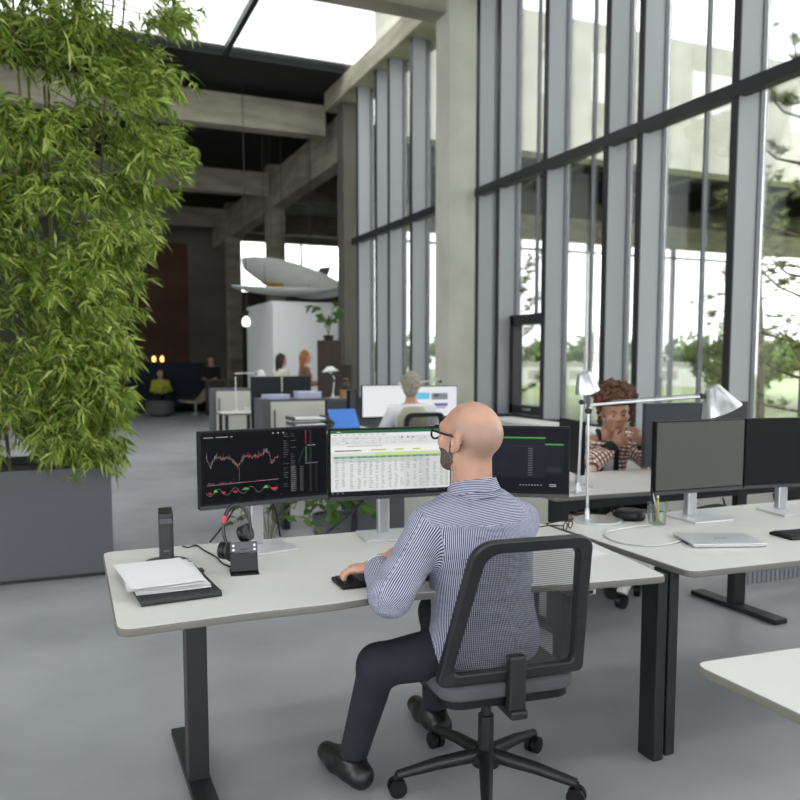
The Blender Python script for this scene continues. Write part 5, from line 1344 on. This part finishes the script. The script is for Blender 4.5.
# ------------------------------------------------------------------ grey-haired man at the middle desk
def simple_person(label, base, az, J, cl, vox=0.012, s=1.0, hair='hair_grey', skin='skin_far', top='shirt_white', vest=None, pants='trousers_dark', hair_long=False, head_pitch=0, haz=None, group=None, female=False, hairz=0.0):
    t = thing('person', label, 'person', base, 0, group)
    T = frame_az(az, J.get('lean', 0)); HM = frame_az(az if haz is None else haz, head_pitch)
    hp, HL = head_prims(J['head'], HM, s, neck_to=J['neck'], neck_r=0.052)
    tp = torso_prims(J, T, s, 0.98, female)
    arms = arm_prims(J['shL'], J['elL'], J['wrL'], s) + arm_prims(J['shR'], J['elR'], J['wrR'], s)
    hands = hand_prims(J['wrL'], vec_frame(np.array(J['wrL']) - np.array(J['elL']), (0.1, 0.2, 1)), -1, s, 0.5) + hand_prims(J['wrR'], vec_frame(np.array(J['wrR']) - np.array(J['elR']), (0.1, 0.2, 1)), 1, s, 0.5)
    lg = leg_prims(J['hipL'], J['knL'], J['anL'], s) + leg_prims(J['hipR'], J['knR'], J['anR'], s)
    fd = T[:, 1]
    shrink = lambda ps, f: [(p[0], p[1], p[2], p[3] * f, p[4] * f, p[5]) if p[0] == 'c' else (p[0], p[1], p[2] * f, p[3], p[4]) for p in ps]
    blob('body', skin, t, hp + shrink(tp, 0.88) + shrink(arms, 0.86) + hands + shrink(lg, 0.86) + foot_prims(J['anL'], fd, 0.85) + foot_prims(J['anR'], fd, 0.85), min(vox, 0.0105), off=base)
    wz = float(np.array(J['pelvis'])[2])
    blob('top', top, t, tp + [(p[0], p[1], p[1] * 0.12 + p[2] * 0.88 if i % 2 else p[2], p[3], p[4], p[5]) for i, p in enumerate(arms)], vox, 0.013, (plane((0, 0, wz - 0.05), (0, 0, -1)), plane(J['neck'], T[:, 2])), base)
    if vest: blob('vest', vest, t, tp[:3] + [ell(np.array(J['chest']) + T @ A3(0, -0.02, 0.04), A3(0.15, 0.105, 0.16) * s, T, 0.05)], vox, 0.022, (plane((0, 0, wz - 0.04), (0, 0, -1)), plane(np.array(J['neck']) - T[:, 2] * 0.03, T[:, 2]), plane(np.array(J['neck']) + T[:, 0] * 0.16, T[:, 0]), plane(np.array(J['neck']) - T[:, 0] * 0.16, -T[:, 0])), base)
    blob('trousers', pants, t, [ell(np.array(J['pelvis']) - A3(0, 0, 0.03), A3(0.165, 0.122, 0.09) * s, T, 0.05)] + lg, vox, 0.014, (plane((0, 0, float(np.array(J['anL'])[2])), (0, 0, -1)),), base)
    for an in (J['anL'], J['anR']):
        blob('shoe', 'shoe_black', t, foot_prims(an, fd, s), vox, 0.006, (plane((0, 0, float(np.array(an)[2]) + 0.01), (0, 0, 1)), plane((0, 0, float(np.array(an)[2]) - 0.099), (0, 0, -1))), base)
    rs = np.random.default_rng(int(base[0] * 100)); pr = [ell(HL(0, -0.02, 0.05), A3(0.085, 0.1, 0.085) * s, HM, 0.02), ell(HL(0, -0.055, -0.02), A3(0.08, 0.064, 0.10) * s, HM, 0.02)]
    for k in range(60):
        d = rs.normal(size=3); d /= np.linalg.norm(d); d[1] = -abs(d[1]) * 0.9 + 0.15
        pr.append(ell(HL(*(A3(0, -0.02, 0.035) + d * A3(0.085, 0.098, 0.095))), A3(0.02, 0.02, 0.02) * s * (0.7 + 0.6 * rs.random()), None, 0.008))
    if hair_long:
        pr += [cap(HL(-0.06, -0.06, 0.0), HL(-0.07, -0.07, -0.2), 0.045 * s, 0.03 * s, 0.03), cap(HL(0.06, -0.06, 0.0), HL(0.07, -0.07, -0.2), 0.045 * s, 0.03 * s, 0.03), cap(HL(0, -0.08, 0.0), HL(0, -0.09, -0.22), 0.06 * s, 0.04 * s, 0.03)]
    blob('hair', hair, t, pr, min(vox, 0.009), 0, (outell(HL(0, 0.10, -0.02), A3(0.075, 0.085, 0.095) * s, HM),), base)
    return t
ob = (3.27, 7.30, 0)
simple_person('grey-haired person in a sage vest and white sleeves seen from behind', ob, 8,
    dict(head=A3(3.275, 7.33, 1.245), neck=A3(3.27, 7.31, 1.06), chest=A3(3.27, 7.30, 0.88), waist=A3(3.27, 7.27, 0.70), pelvis=A3(3.27, 7.25, 0.57), lean=-6,
         shL=A3(3.09, 7.32, 0.99), shR=A3(3.45, 7.27, 0.99), elL=A3(2.98, 7.42, 0.75), elR=A3(3.56, 7.35, 0.75), wrL=A3(3.08, 7.58, 0.78), wrR=A3(3.46, 7.55, 0.78),
         hipL=A3(3.18, 7.26, 0.56), hipR=A3(3.36, 7.24, 0.56), knL=A3(3.14, 7.66, 0.56), knR=A3(3.42, 7.64, 0.56), anL=A3(3.14, 7.7, 0.1), anR=A3(3.42, 7.7, 0.1)), None, 0.011, 1.0, vest='vest_sage', haz=25)
office_chair('black office chair under the grey-haired person', (3.25, 7.22, 0), 2, zt=1.0, wt=0.40, wb=0.46, seat_h=0.47, frame='chair_black', mesh='chair_mesh', lean=0.06)

# ------------------------------------------------------------------ middle distance
t, cc = desk('office_desk', 'desk of the grey-haired person with two bright monitors', [(2.75, 7.45), (4.2, 7.45), (4.2, 8.2), (2.75, 8.2)], 0.02, 0.74, None)
for x in (2.85, 4.1): panel_leg(t, x, 7.8, 0.06, 0.5, 0.714, cc)
monitor('monitor', 'bright white monitor left of the grey-haired person', (2.905, 7.75), (3.45, 7.75), 0.885, 1.24, white_page, chin=False)
monitor('monitor', 'bright monitor with coloured thumbnails right of the grey-haired person', (3.455, 7.75), (3.99, 7.70), 0.875, 1.225, thumbs, chin=False)
monitor('monitor', 'dark monitor turned edge-on left of the white monitor', (2.70, 7.55), (2.84, 7.72), 0.86, 1.20, None, chin=False)
desk_lamp('thin white desk lamp behind the bright monitors', (3.93, 8.0, 0.74), (3.93, 8.0, 1.26), (3.55, 8.02, 1.235), (-0.5, 0, -0.8), m='lamp_white', basr=0.09)
desk_lamp('small white lamp in front of the pale column', (4.28, 7.95, 0.74), (4.20, 7.95, 1.12), (4.22, 7.95, 1.19), (0.3, -0.2, -0.8), m='lamp_white', basr=0.09) if False else None
# long white shelf along the glazing
t = thing('window_sideboard', 'long white sideboard along the glazed wall', 'sideboard', (5.4, 7.3, 0))
off = (5.4, 7.3, 0)
MB().box(5.16, 5.66, 4.9, 9.3, 0.71, 0.74).build('top', 'desk_white', t, off=off, bevel=0.004)
for k in range(4): 
    do = MB().box(5.17, 5.65, 4.95 + k * 1.08, 5.99 + k * 1.08, 0.05, 0.71).build('cabinet', 'cabinet_white', t, off=off, bevel=0.004)
    MB().box(5.155, 5.17, 5.4 + k * 1.08, 5.55 + k * 1.08, 0.55, 0.57).build('handle', 'steel_black', do, off=off)

# cabinet run with partitions, left of the middle
def cabinet(label, x0, x1, y0, y1, z1, front='cabinet_white', body='cabinet_grey', handle=True, gap=0.03):
    t = thing('cabinet', label, 'cabinet', ((x0 + x1) / 2, (y0 + y1) / 2, 0)); off = ((x0 + x1) / 2, (y0 + y1) / 2, 0)
    MB().box(x0, x1, y0 + 0.02, y1, 0.0, z1).build('body', body, t, off=off, bevel=0.004)
    d = MB().box(x0 + gap, x1 - 0.01, y0, y0 + 0.02, 0.05, z1 - 0.03).build('door', front, t, off=off, bevel=0.003)
    if handle: MB().box(x0 + gap + 0.03, x0 + gap + 0.045, y0 - 0.015, y0, z1 - 0.35, z1 - 0.12).build('handle', 'steel_black', d, off=off)
    return t
cabinet('white-fronted cabinet under the dark partitions', 2.08, 2.80, 8.62, 9.05, 1.07, gap=0.09)
cabinet('grey cabinet right of the white-fronted cabinet', 2.82, 3.16, 8.62, 9.05, 1.06, 'plastic_grey', handle=False)
cabinet('pale cabinet end behind the thin white lamp', 2.0, 2.62, 11.1, 11.5, 1.10)
for i, (x0, x1, l) in enumerate(((2.08, 2.44, 'dark desk partition, left one of the pair'), (2.46, 2.80, 'dark desk partition, right one of the pair'))):
    p = thing('partition', l, 'partition', ((x0 + x1) / 2, 9.2, 0), group='dark desk partitions')
    w = x1 - x0
    MB().box(-w / 2, w / 2, -0.02, 0.02, 0.70, 1.31).build('panel', 'partition_dark', p, bevel=0.008)
    MB().box(-w / 2 + 0.05, -w / 2 + 0.08, -0.015, 0.015, 0, 0.72).build('leg', 'steel_black', p); MB().box(w / 2 - 0.08, w / 2 - 0.05, -0.015, 0.015, 0, 0.72).build('leg', 'steel_black', p)
def paper_stack(label, x, y, z, w, d, h, rot=0.0, m='paper_lilac', n=5):
    t = thing('paper_stack', label, 'papers', (x, y, z), rot, 'paper stacks on the cabinets')
    for k in range(n):
        MB().box(-w / 2, w / 2, -d / 2, d / 2, h * k / n, h * (k + 0.94) / n).build('booklet', m, t); t.children[-1].rotation_euler = (0, 0, random.uniform(-0.12, 0.12))
paper_stack('lilac papers on the left end of the white-fronted cabinet', 2.27, 8.8, 1.07, 0.26, 0.2, 0.045, 0.2)
paper_stack('lilac paper stack on the right end of the white-fronted cabinet', 2.64, 8.8, 1.07, 0.27, 0.22, 0.075)
desk_lamp('white desk lamp with a dome shade on the grey cabinet', (2.98, 8.9, 1.06), (3.0, 8.9, 1.26), (2.97, 8.9, 1.33), (0.05, -0.1, -1), m='lamp_white', basr=0.07, shade_len=0.06, shade_r=0.10)
# boxes on the grey cabinet
t = thing('cardboard_box', 'small brown box on the grey cabinet', 'box', (3.08, 8.74, 1.06)); MB().box(-0.06, 0.06, -0.05, 0.05, 0, 0.10).build('box', 'light_wood', t); MB().box(-0.061, 0.061, -0.01, 0.01, 0.1, 0.1015).build('tape', 'light_wood', t)
t = thing('vase', 'brown wooden vase on top of the small box', 'vase', (3.08, 8.74, 1.1625)); MB().lathe([(0.02, 0), (0.045, 0.02), (0.05, 0.06), (0.025, 0.1), (0.03, 0.12), (0.024, 0.12), (0.0, 0.1)], 20, cap=False).build('body', 'brown_wood', t, smooth=40); MB().lathe([(0.031, 0.118), (0.033, 0.122), (0.03, 0.126)], 20).build('rim', 'light_wood', t)
# low desk with document trays and blue folder
t, cc = desk('office_desk', 'low desk carrying the document trays and blue folder', [(1.75, 6.75), (2.72, 6.75), (2.72, 7.35), (1.75, 7.35)], 0.02, 0.86, None)
for x in (1.85, 2.62): panel_leg(t, x, 7.05, 0.06, 0.45, 0.834, cc)
t = thing('document_trays', 'stack of dark document trays with papers', 'trays', (2.10, 7.0, 0.86))
for k in range(3):
    tr = MB().box(-0.17, 0.17, -0.12, 0.12, 0.05 * k, 0.05 * k + 0.008).box(-0.17, -0.16, -0.12, 0.12, 0.05 * k + 0.008, 0.05 * k + 0.032).box(0.16, 0.17, -0.12, 0.12, 0.05 * k + 0.008, 0.05 * k + 0.032).build('tray', 'plastic_grey', t); tr.rotation_euler = (0, 0, 0.05 * (k - 1))
    for x in (-0.165, 0.165):
        if k: MB().box(x - 0.004, x + 0.004, -0.1, -0.09, 0.05 * (k - 1) + 0.008, 0.05 * k).build('post', 'steel_black', t)
    MB().box(-0.14, 0.13, -0.115, 0.1, 0.05 * k + 0.009, 0.05 * k + 0.02).build('papers', 'paper', t)
t = thing('ring_binder', 'bright blue binder leaning beside the document trays', 'binder', (2.46, 7.0, 0.86), 0.0)
Mr = Matrix.Rotation(math.radians(38), 4, 'X')
MB().box(-0.14, 0.14, -0.012, 0.012, 0, 0.22, Matrix.Translation((0, -0.02, 0.01)) @ Matrix.Rotation(math.radians(-42), 4, 'X')).build('cover', 'blue_plastic', t, bevel=0.004)
MB().box(-0.145, -0.135, -0.014, 0.014, 0, 0.22, Matrix.Translation((0, -0.02, 0.01)) @ Matrix.Rotation(math.radians(-42), 4, 'X')).build('spine', 'navy_fabric', t)
t = thing('potted_plant', 'small green plant beside the document trays', 'plant', (2.31, 6.98, 0.86)); MB().lathe([(0.02, 0), (0.028, 0.035), (0.024, 0.035), (0.0, 0.03)], 16, cap=False).build('pot', 'plastic_grey', t); m = MB(); leafy(m, [(0, 0, 0.06)], [(0.035, 0.035, 0.03)], 60, 0.018); m.build('foliage', 'pothos_leaf', t, kind='stuff')
# side table with thin white lamp
t, cc = desk('side_table', 'small pale table with black legs and a thin white lamp', [(1.95, 10.2), (2.42, 10.2), (2.42, 10.7), (1.95, 10.7)], 0.02, 0.82, None); t['category'] = 'table'
for x, y in ((2.0, 10.25), (2.37, 10.25), (2.0, 10.65), (2.37, 10.65)): MB().box(x - 0.02, x + 0.02, y - 0.02, y + 0.02, 0, 0.794).build('leg', 'steel_black', t, off=cc)
desk_lamp('thin white desk lamp on the small pale table', (2.16, 10.4, 0.82), (2.15, 10.4, 1.30), (2.42, 10.38, 1.325), (0.2, -0.1, -0.95), m='lamp_white', basr=0.07, shade_len=0.09, shade_r=0.06)
t = thing('coffee_cup', 'white cup beside the lamp on the small pale table', 'cup', (2.28, 10.32, 0.82)); MB().lathe([(0.025, 0), (0.038, 0.07), (0.034, 0.07), (0.022, 0.006), (0, 0.006)], 18, cap=False).build('bowl', 'lamp_white', t, smooth=40); tubeo('handle', 'lamp_white', t, [(0.035, 0, 0.055), (0.055, 0, 0.045), (0.05, 0, 0.025), (0.03, 0, 0.02)], 0.005, 6)
# tall dark cabinet with a leafy plant
t = thing('tall_cabinet', 'tall dark wooden cabinet with a plant on top', 'cabinet', (4.04, 12.2, 0)); MB().box(-0.15, 0.12, -0.2, 0.2, 0, 1.81).build('body', 'brown_wood', t, bevel=0.004); MB().box(-0.14, -0.02, -0.215, -0.2, 0.05, 1.78).build('door', 'brown_wood', t); MB().box(-0.015, 0.11, -0.215, -0.2, 0.05, 1.78).build('door', 'brown_wood', t)
t = thing('cabinet', 'second dark cabinet right of the tall one', 'cabinet', (4.30, 12.4, 0)); MB().box(-0.1, 0.1, -0.2, 0.2, 0, 1.42).build('body', 'brown_wood', t); MB().box(-0.09, 0.09, -0.215, -0.2, 0.05, 1.38).build('door', 'brown_wood', t)
def leaf_mesh(name, m, ln=0.1, wd=0.06):
    b = MB(); vs = [(0, 0, 0), (-wd * 0.45, ln * 0.3, 0.008), (0, ln * 0.35, 0), (wd * 0.45, ln * 0.3, 0.008), (-wd * 0.4, ln * 0.65, 0.0), (0, ln * 0.7, -0.008), (wd * 0.4, ln * 0.65, 0.0), (0, ln, -0.02)]
    b.add(vs, [(0, 2, 1), (0, 3, 2), (1, 2, 5, 4), (2, 3, 6, 5), (4, 5, 7), (5, 6, 7)]); o = b.build(name, m, None, smooth=True); me = o.data; bpy.data.objects.remove(o); return me
def put_leaf(me, parent, p, d, rs, s=1.0, up=(0, 0, 1)):
    o = bpy.data.objects.new('leaf', me); COL.objects.link(o); o.parent = parent; o.location = p
    q = Vector(d).normalized().to_track_quat('Y', 'Z'); o.rotation_euler = (q.to_matrix().to_4x4() @ Matrix.Rotation(rs.normal() * 0.7, 4, 'Y')).to_euler(); o.scale = (s, s, s)
def leafy_plant(label, loc, stems, nper, ln, wd, pot=True, potm='steel_black', pr=0.1, ph=0.16, seed=1, spread=0.25, h=0.3, droop=0.0, group=None):
    rs = np.random.default_rng(seed); t = thing('potted_plant', label, 'plant', loc, 0, group)
    if pot: MB().lathe([(pr * 0.75, 0), (pr, ph), (pr * 0.9, ph), (pr * 0.88, ph - 0.02), (0.0, ph - 0.02)], 20, cap=False).build('pot', potm, t, smooth=40)
    me = leaf_mesh('leaf', 'pothos_leaf', ln, wd); z0 = ph if pot else 0.0
    for k in range(stems):
        a = 2 * PI * k / stems + rs.random(); r = spread * (0.5 + 0.7 * rs.random()); hh = h * (0.5 + 0.7 * rs.random())
        pts = catmull([(0, 0, z0 - 0.03), (r * 0.4 * math.cos(a), r * 0.4 * math.sin(a), z0 + hh * 0.7), (r * math.cos(a), r * math.sin(a), z0 + hh * (1 - droop)), (r * 1.4 * math.cos(a), r * 1.4 * math.sin(a), z0 + hh * (1 - 2.2 * droop))], 6)
        MB().tube(pts, 0.004, 5).build('stem', 'bamboo_culm', t)
        for j in range(nper):
            p = pts[int((0.3 + 0.7 * (j + rs.random()) / nper) * (len(pts) - 1))]
            put_leaf(me, t, p, (math.cos(a + rs.normal() * 0.8), math.sin(a + rs.normal() * 0.8), 0.3 * rs.normal() - 0.2), rs, 0.7 + 0.6 * rs.random())
    return t
leafy_plant('leafy green plant on top of the tall dark cabinet', (4.02, 12.2, 1.81), 7, 5, 0.15, 0.12, pr=0.09, ph=0.08, seed=5, spread=0.2, h=0.42)
# planter troughs with trailing greenery behind the near desk
t = thing('planter_trough', 'tall dark grey planter box behind the spreadsheet monitor', 'planter', (2.12, 5.45, 0)); MB().box(-0.17, 0.2, -0.15, 0.15, 0, 0.64).build('box', 'planter_grey', t, bevel=0.005); MB().box(-0.15, 0.18, -0.13, 0.13, 0.64, 0.645).build('soil', 'soil', t)
leafy_plant('trailing green plant in a dark pot behind the spreadsheet monitor', (1.76, 5.3, 0.0), 12, 9, 0.10, 0.06, potm='planter_grey', pr=0.14, ph=0.42, seed=11, spread=0.26, h=0.26, droop=0.42)
leafy_plant('bushy green plant in the tall dark planter box', (2.14, 5.42, 0.645), 7, 8, 0.10, 0.06, pot=False, seed=13, spread=0.16, h=0.16, droop=0.3)
leafy_plant('loose long-stemmed plant in a dark pot behind the chart monitor', (1.28, 5.2, 0.0), 6, 6, 0.10, 0.055, potm='planter_grey', pr=0.13, ph=0.25, seed=21, spread=0.34, h=0.46, droop=0.2)
cabinet('low cream cabinet behind the right-hand near monitors', 2.45, 3.9, 5.7, 6.1, 0.75, handle=False)

# ------------------------------------------------------------------ white meeting box, people, surfboards
t = thing('meeting_box', 'white free-standing meeting room box', 'room box', (5.2, 18.2, 0)); off = (5.2, 18.2, 0)
MB().box(4.45, 6.0, 17.4, 17.5, 0, 2.75).build('front_panel', 'white_wall', t, off=off); MB().box(4.45, 4.55, 17.5, 20.0, 0, 2.75).build('side_panel', 'white_wall', t, off=off)
MB().box(4.45, 6.0, 17.5, 20.0, 2.75, 2.8).build('roof', 'white_wall', t, off=off)
def stand(x, y, az, h=1.0):
    f = frame_az(az); P = lambda r, fw, z: A3(x, y, z) + f[:, 0] * r + f[:, 1] * fw
    return P
def standing(label, x, y, az, hair, top, long=True, seed=0, hold=0.0, lean=-4, z0=0.0, sc=1.0):
    P = stand(x, y, az)
    J = dict(head=P(0, 0.03, 1.50 * sc), neck=P(0, 0.0, 1.33 * sc), chest=P(0, 0, 1.14 * sc), waist=P(0, 0, 0.97 * sc), pelvis=P(0, 0, 0.86 * sc), shL=P(-0.17, 0, 1.26 * sc), shR=P(0.17, 0, 1.26 * sc), elL=P(-0.23, 0.06, 0.99 * sc), elR=P(0.23, 0.06, 0.99 * sc),
             wrL=P(-0.16, 0.28, 1.0 * sc + hold), wrR=P(0.16, 0.28, 1.0 * sc + hold), hipL=P(-0.09, 0, 0.84 * sc), hipR=P(0.09, 0, 0.84 * sc), knL=P(-0.1, 0.02, 0.46), knR=P(0.1, 0.02, 0.46), anL=P(-0.1, 0, 0.1), anR=P(0.1, 0, 0.1), lean=lean)
    return simple_person(label, (x, y, 0), az, J, None, 0.016, 1.0, hair=hair, top=top, hair_long=long, female=True)
standing('person with long dark hair in a cream top before the white wall', 4.13, 15.6, 70, 'hair_dark', 'shirt_cream')
standing('person with red hair in a brown top holding a tray before the white wall', 4.55, 15.35, 95, 'hair_red', 'blouse_brown', sc=1.04)
t = thing('tray', 'pale tray held by the person with red hair', 'tray', (4.93, 15.32, 1.055), 0.0); MB().box(-0.08, 0.34, -0.15, 0.15, 0, 0.012).build('plate', 'light_wood', t, bevel=0.003); MB().box(-0.08, 0.34, -0.155, -0.145, 0.0, 0.03).build('rim', 'light_wood', t); MB().box(-0.08, 0.34, 0.145, 0.155, 0.0, 0.03).build('rim', 'light_wood', t)
def surfboard(label, p0, p1, wd, th, m, bank, fins=True):
    A = Vector(p0); B = Vector(p1); L = (B - A).length; t = thing('surfboard', label, 'surfboard', A)
    ax = (B - A).normalized(); sd = ax.cross(Vector((0, 0, 1))).normalized(); up = sd.cross(ax)
    Rb = Matrix.Rotation(math.radians(bank), 3, ax); sd = Rb @ sd; up = Rb @ up
    n, k = 22, 14; m_ = MB()
    for i in range(n + 1):
        q = i / n; w = wd * (max(0.02, math.sin(PI * min(1, q * 0.92 + 0.04)) ** 0.6)); rock = 0.10 * (2 * q - 1) ** 2
        for j in range(k):
            a = 2 * PI * j / k; m_.v.append(tuple(ax * L * q + sd * (w / 2 * math.cos(a)) + up * (th / 2 * math.sin(a) * (0.4 + 0.6 * math.sin(PI * q)) + rock)))
    for i in range(n):
        for j in range(k): m_.f.append((i * k + j, i * k + (j + 1) % k, (i + 1) * k + (j + 1) % k, (i + 1) * k + j))
    m_.f.append(tuple(range(k))); m_.f.append(tuple(range(n * k + k - 1, n * k - 1, -1)))
    b = m_.build('board', m, t, smooth=60)
    if fins:
        zz = Vector((0, 0, 1)); f0 = ax * L * 0.72 + zz * 0.16; f1 = ax * L * 0.84 + zz * 0.14; tip = ax * L * 0.90 + zz * 0.52; mid = ax * L * 0.79 + zz * 0.42
        fm = MB(); s2 = sd * 0.012
        fm.add([f0 - s2, f1 - s2, tip, mid - s2 * 0.5, f0 + s2, f1 + s2, mid + s2 * 0.5], [(0, 1, 2, 3), (4, 6, 2, 5), (0, 3, 6, 4), (1, 5, 2), (3, 2, 6), (0, 4, 5, 1)]); fm.build('fin', 'brown_wood', t)
    wr = MB().tube([ax * L * 0.3 + up * th * 0.4, ax * L * 0.3 + Vector((0, 0, 7.3 - (A + ax * L * 0.3).z))], 0.006, 6).build('hanging_cable', 'steel_black', t); MB().tube([ax * L * 0.7 + up * th * 0.4, ax * L * 0.7 + Vector((0, 0, 7.3 - (A + ax * L * 0.7).z))], 0.006, 6).build('hanging_cable', 'steel_black', t)
surfboard('large white surfboard with a dark fin hanging above the white box', (3.95, 18.3, 3.62), (5.95, 17.1, 3.0), 1.1, 0.13, 'surf_white', -40)
surfboard('white surfboard with a yellow underside hanging below the other', (3.7, 18.1, 3.05), (5.95, 17.15, 2.99), 0.7, 0.14, 'surf_white', -8, False)
surfboard('narrow yellow surfboard between the two white ones', (4.4, 18.2, 3.16), (5.9, 17.7, 3.16), 0.4, 0.1, 'surf_yellow', -14, False)
t = thing('pendant_lamp', 'small white glass pendant lamp near the surfboards', 'lamp', (3.68, 16.6, 2.2)); MB().lathe([(0.02, 0.2), (0.07, 0.15), (0.09, 0.07), (0.06, 0.0), (0.0, -0.01)], 20, cap=False).build('shade', 'pendant_glass', t, smooth=40); MB().lathe([(0.05, 0.2), (0.06, 0.3), (0.02, 0.33)], 16).build('socket', 'plastic_black', t); MB().tube([(0, 0, 0.32), (0, 0, 5.1)], 0.008, 6).build('cord', 'plastic_black', t)

# ------------------------------------------------------------------ far lounge
t = thing('lounge_screen', 'dark navy high-backed sofa screen in the far lounge', 'sofa', (2.95, 23.6, 0)); MB().box(-1.1, 1.1, 0.25, 0.4, 0, 1.42).build('back', 'navy_fabric', t, bevel=0.03); MB().box(-1.1, 1.1, -0.4, 0.25, 0.15, 0.42).build('seat', 'navy_fabric', t, bevel=0.04); MB().box(-1.1, -0.98, -0.4, 0.25, 0.15, 0.9).build('arm', 'navy_fabric', t, bevel=0.03)
for x in (-1.0, 1.0): MB().box(x - 0.03, x + 0.03, -0.35, -0.29, 0, 0.15).build('leg', 'steel_black', t)
lx, ly = 2.72, 23.3
simple_person('person in a yellow patterned top sitting on the navy sofa', (lx, ly, 0), 190, dict(head=A3(lx, ly, 1.12), neck=A3(lx, ly + 0.02, 0.95), chest=A3(lx, ly + 0.03, 0.78), waist=A3(lx, ly + 0.05, 0.6), pelvis=A3(lx, ly + 0.06, 0.5), shL=A3(lx + 0.17, ly, 0.88), shR=A3(lx - 0.17, ly, 0.88), elL=A3(lx + 0.25, ly - 0.12, 0.66), elR=A3(lx - 0.25, ly - 0.12, 0.66), wrL=A3(lx + 0.08, ly - 0.28, 0.66), wrR=A3(lx - 0.08, ly - 0.28, 0.66), hipL=A3(lx + 0.09, ly, 0.48), hipR=A3(lx - 0.09, ly, 0.48), knL=A3(lx + 0.12, ly - 0.42, 0.5), knR=A3(lx - 0.12, ly - 0.42, 0.5), anL=A3(lx + 0.12, ly - 0.45, 0.1), anR=A3(lx - 0.12, ly - 0.45, 0.1)), None, 0.018, 1.0, hair='hair_dark', top='top_yellow', female=True)
t = thing('pouf', 'dark round pouf in the far lounge', 'pouf', (2.55, 22.1, 0)); MB().lathe([(0.28, 0.02), (0.36, 0.1), (0.37, 0.34), (0.33, 0.41), (0.0, 0.43)], 28, cap=False).build('cushion', 'seat_fabric', t, smooth=40); MB().lathe([(0.26, 0), (0.27, 0.03)], 24).build('base', 'steel_black', t)
t = thing('lounge_chair', 'beige lounge chair with a reclined shell in the far lounge', 'chair', (3.62, 23.0, 0), 0.2)
m = MB(); prof = [(-0.40, 0.38), (-0.25, 0.36), (0.0, 0.34), (0.2, 0.45), (0.34, 0.62), (0.46, 0.78)]
for (x, z) in prof:
    for y in (-0.32, 0.32): m.v.append((x, y, z)); m.v.append((x + 0.02, y, z - 0.06))
for i in range(len(prof) - 1):
    a = i * 4; b = a + 4
    for q in ((a, a + 2, b + 2, b), (a + 1, b + 1, b + 3, a + 3), (a, b, b + 1, a + 1), (a + 2, a + 3, b + 3, b + 2)): m.f.append(q)
m.f.append((0, 1, 3, 2)); e_ = (len(prof) - 1) * 4; m.f.append((e_, e_ + 2, e_ + 3, e_ + 1)); m.build('shell', 'beige_leather', t, bevel=0.015, smooth=50)
MB().tube([(0, 0, 0.02), (0, 0, 0.32)], 0.03, 12).build('column', 'alu', t); MB().lathe([(0.26, 0), (0.26, 0.02), (0.03, 0.04)], 24).build('base', 'alu', t)
for i, x in enumerate((2.70, 2.93)):
    t = thing('table_lamp', ('left' if i == 0 else 'right') + ' one of the two tiny warm lamps in the far lounge', 'lamp', (x, 24.6, 0), 0, 'warm lamps in the far lounge'); MB().tube([(0, 0, 0.02), (0, 0, 1.46)], 0.012, 8).build('pole', 'steel_black', t); MB().lathe([(0.12, 0), (0.12, 0.02), (0.02, 0.03)], 20).build('base', 'steel_black', t); MB().lathe([(0.03, 1.45), (0.05, 1.5), (0.05, 1.56), (0.02, 1.61)], 16).build('shade', 'warm_bulb', t, smooth=40)
P_ = stand(4.05, 23.0, 200)
standing('person in a black jacket standing at the far counter', 4.02, 22.6, 200, 'hair_dark', 'black_knit', False)
t = thing('counter', 'dark standing counter before the person in black', 'counter', (4.0, 22.0, 0)); MB().box(-0.25, 0.25, -0.2, 0.15, 0, 0.95).build('body', 'brown_wood', t); MB().box(-0.3, 0.3, -0.25, 0.2, 0.95, 0.98).build('top', 'frame_mid', t)
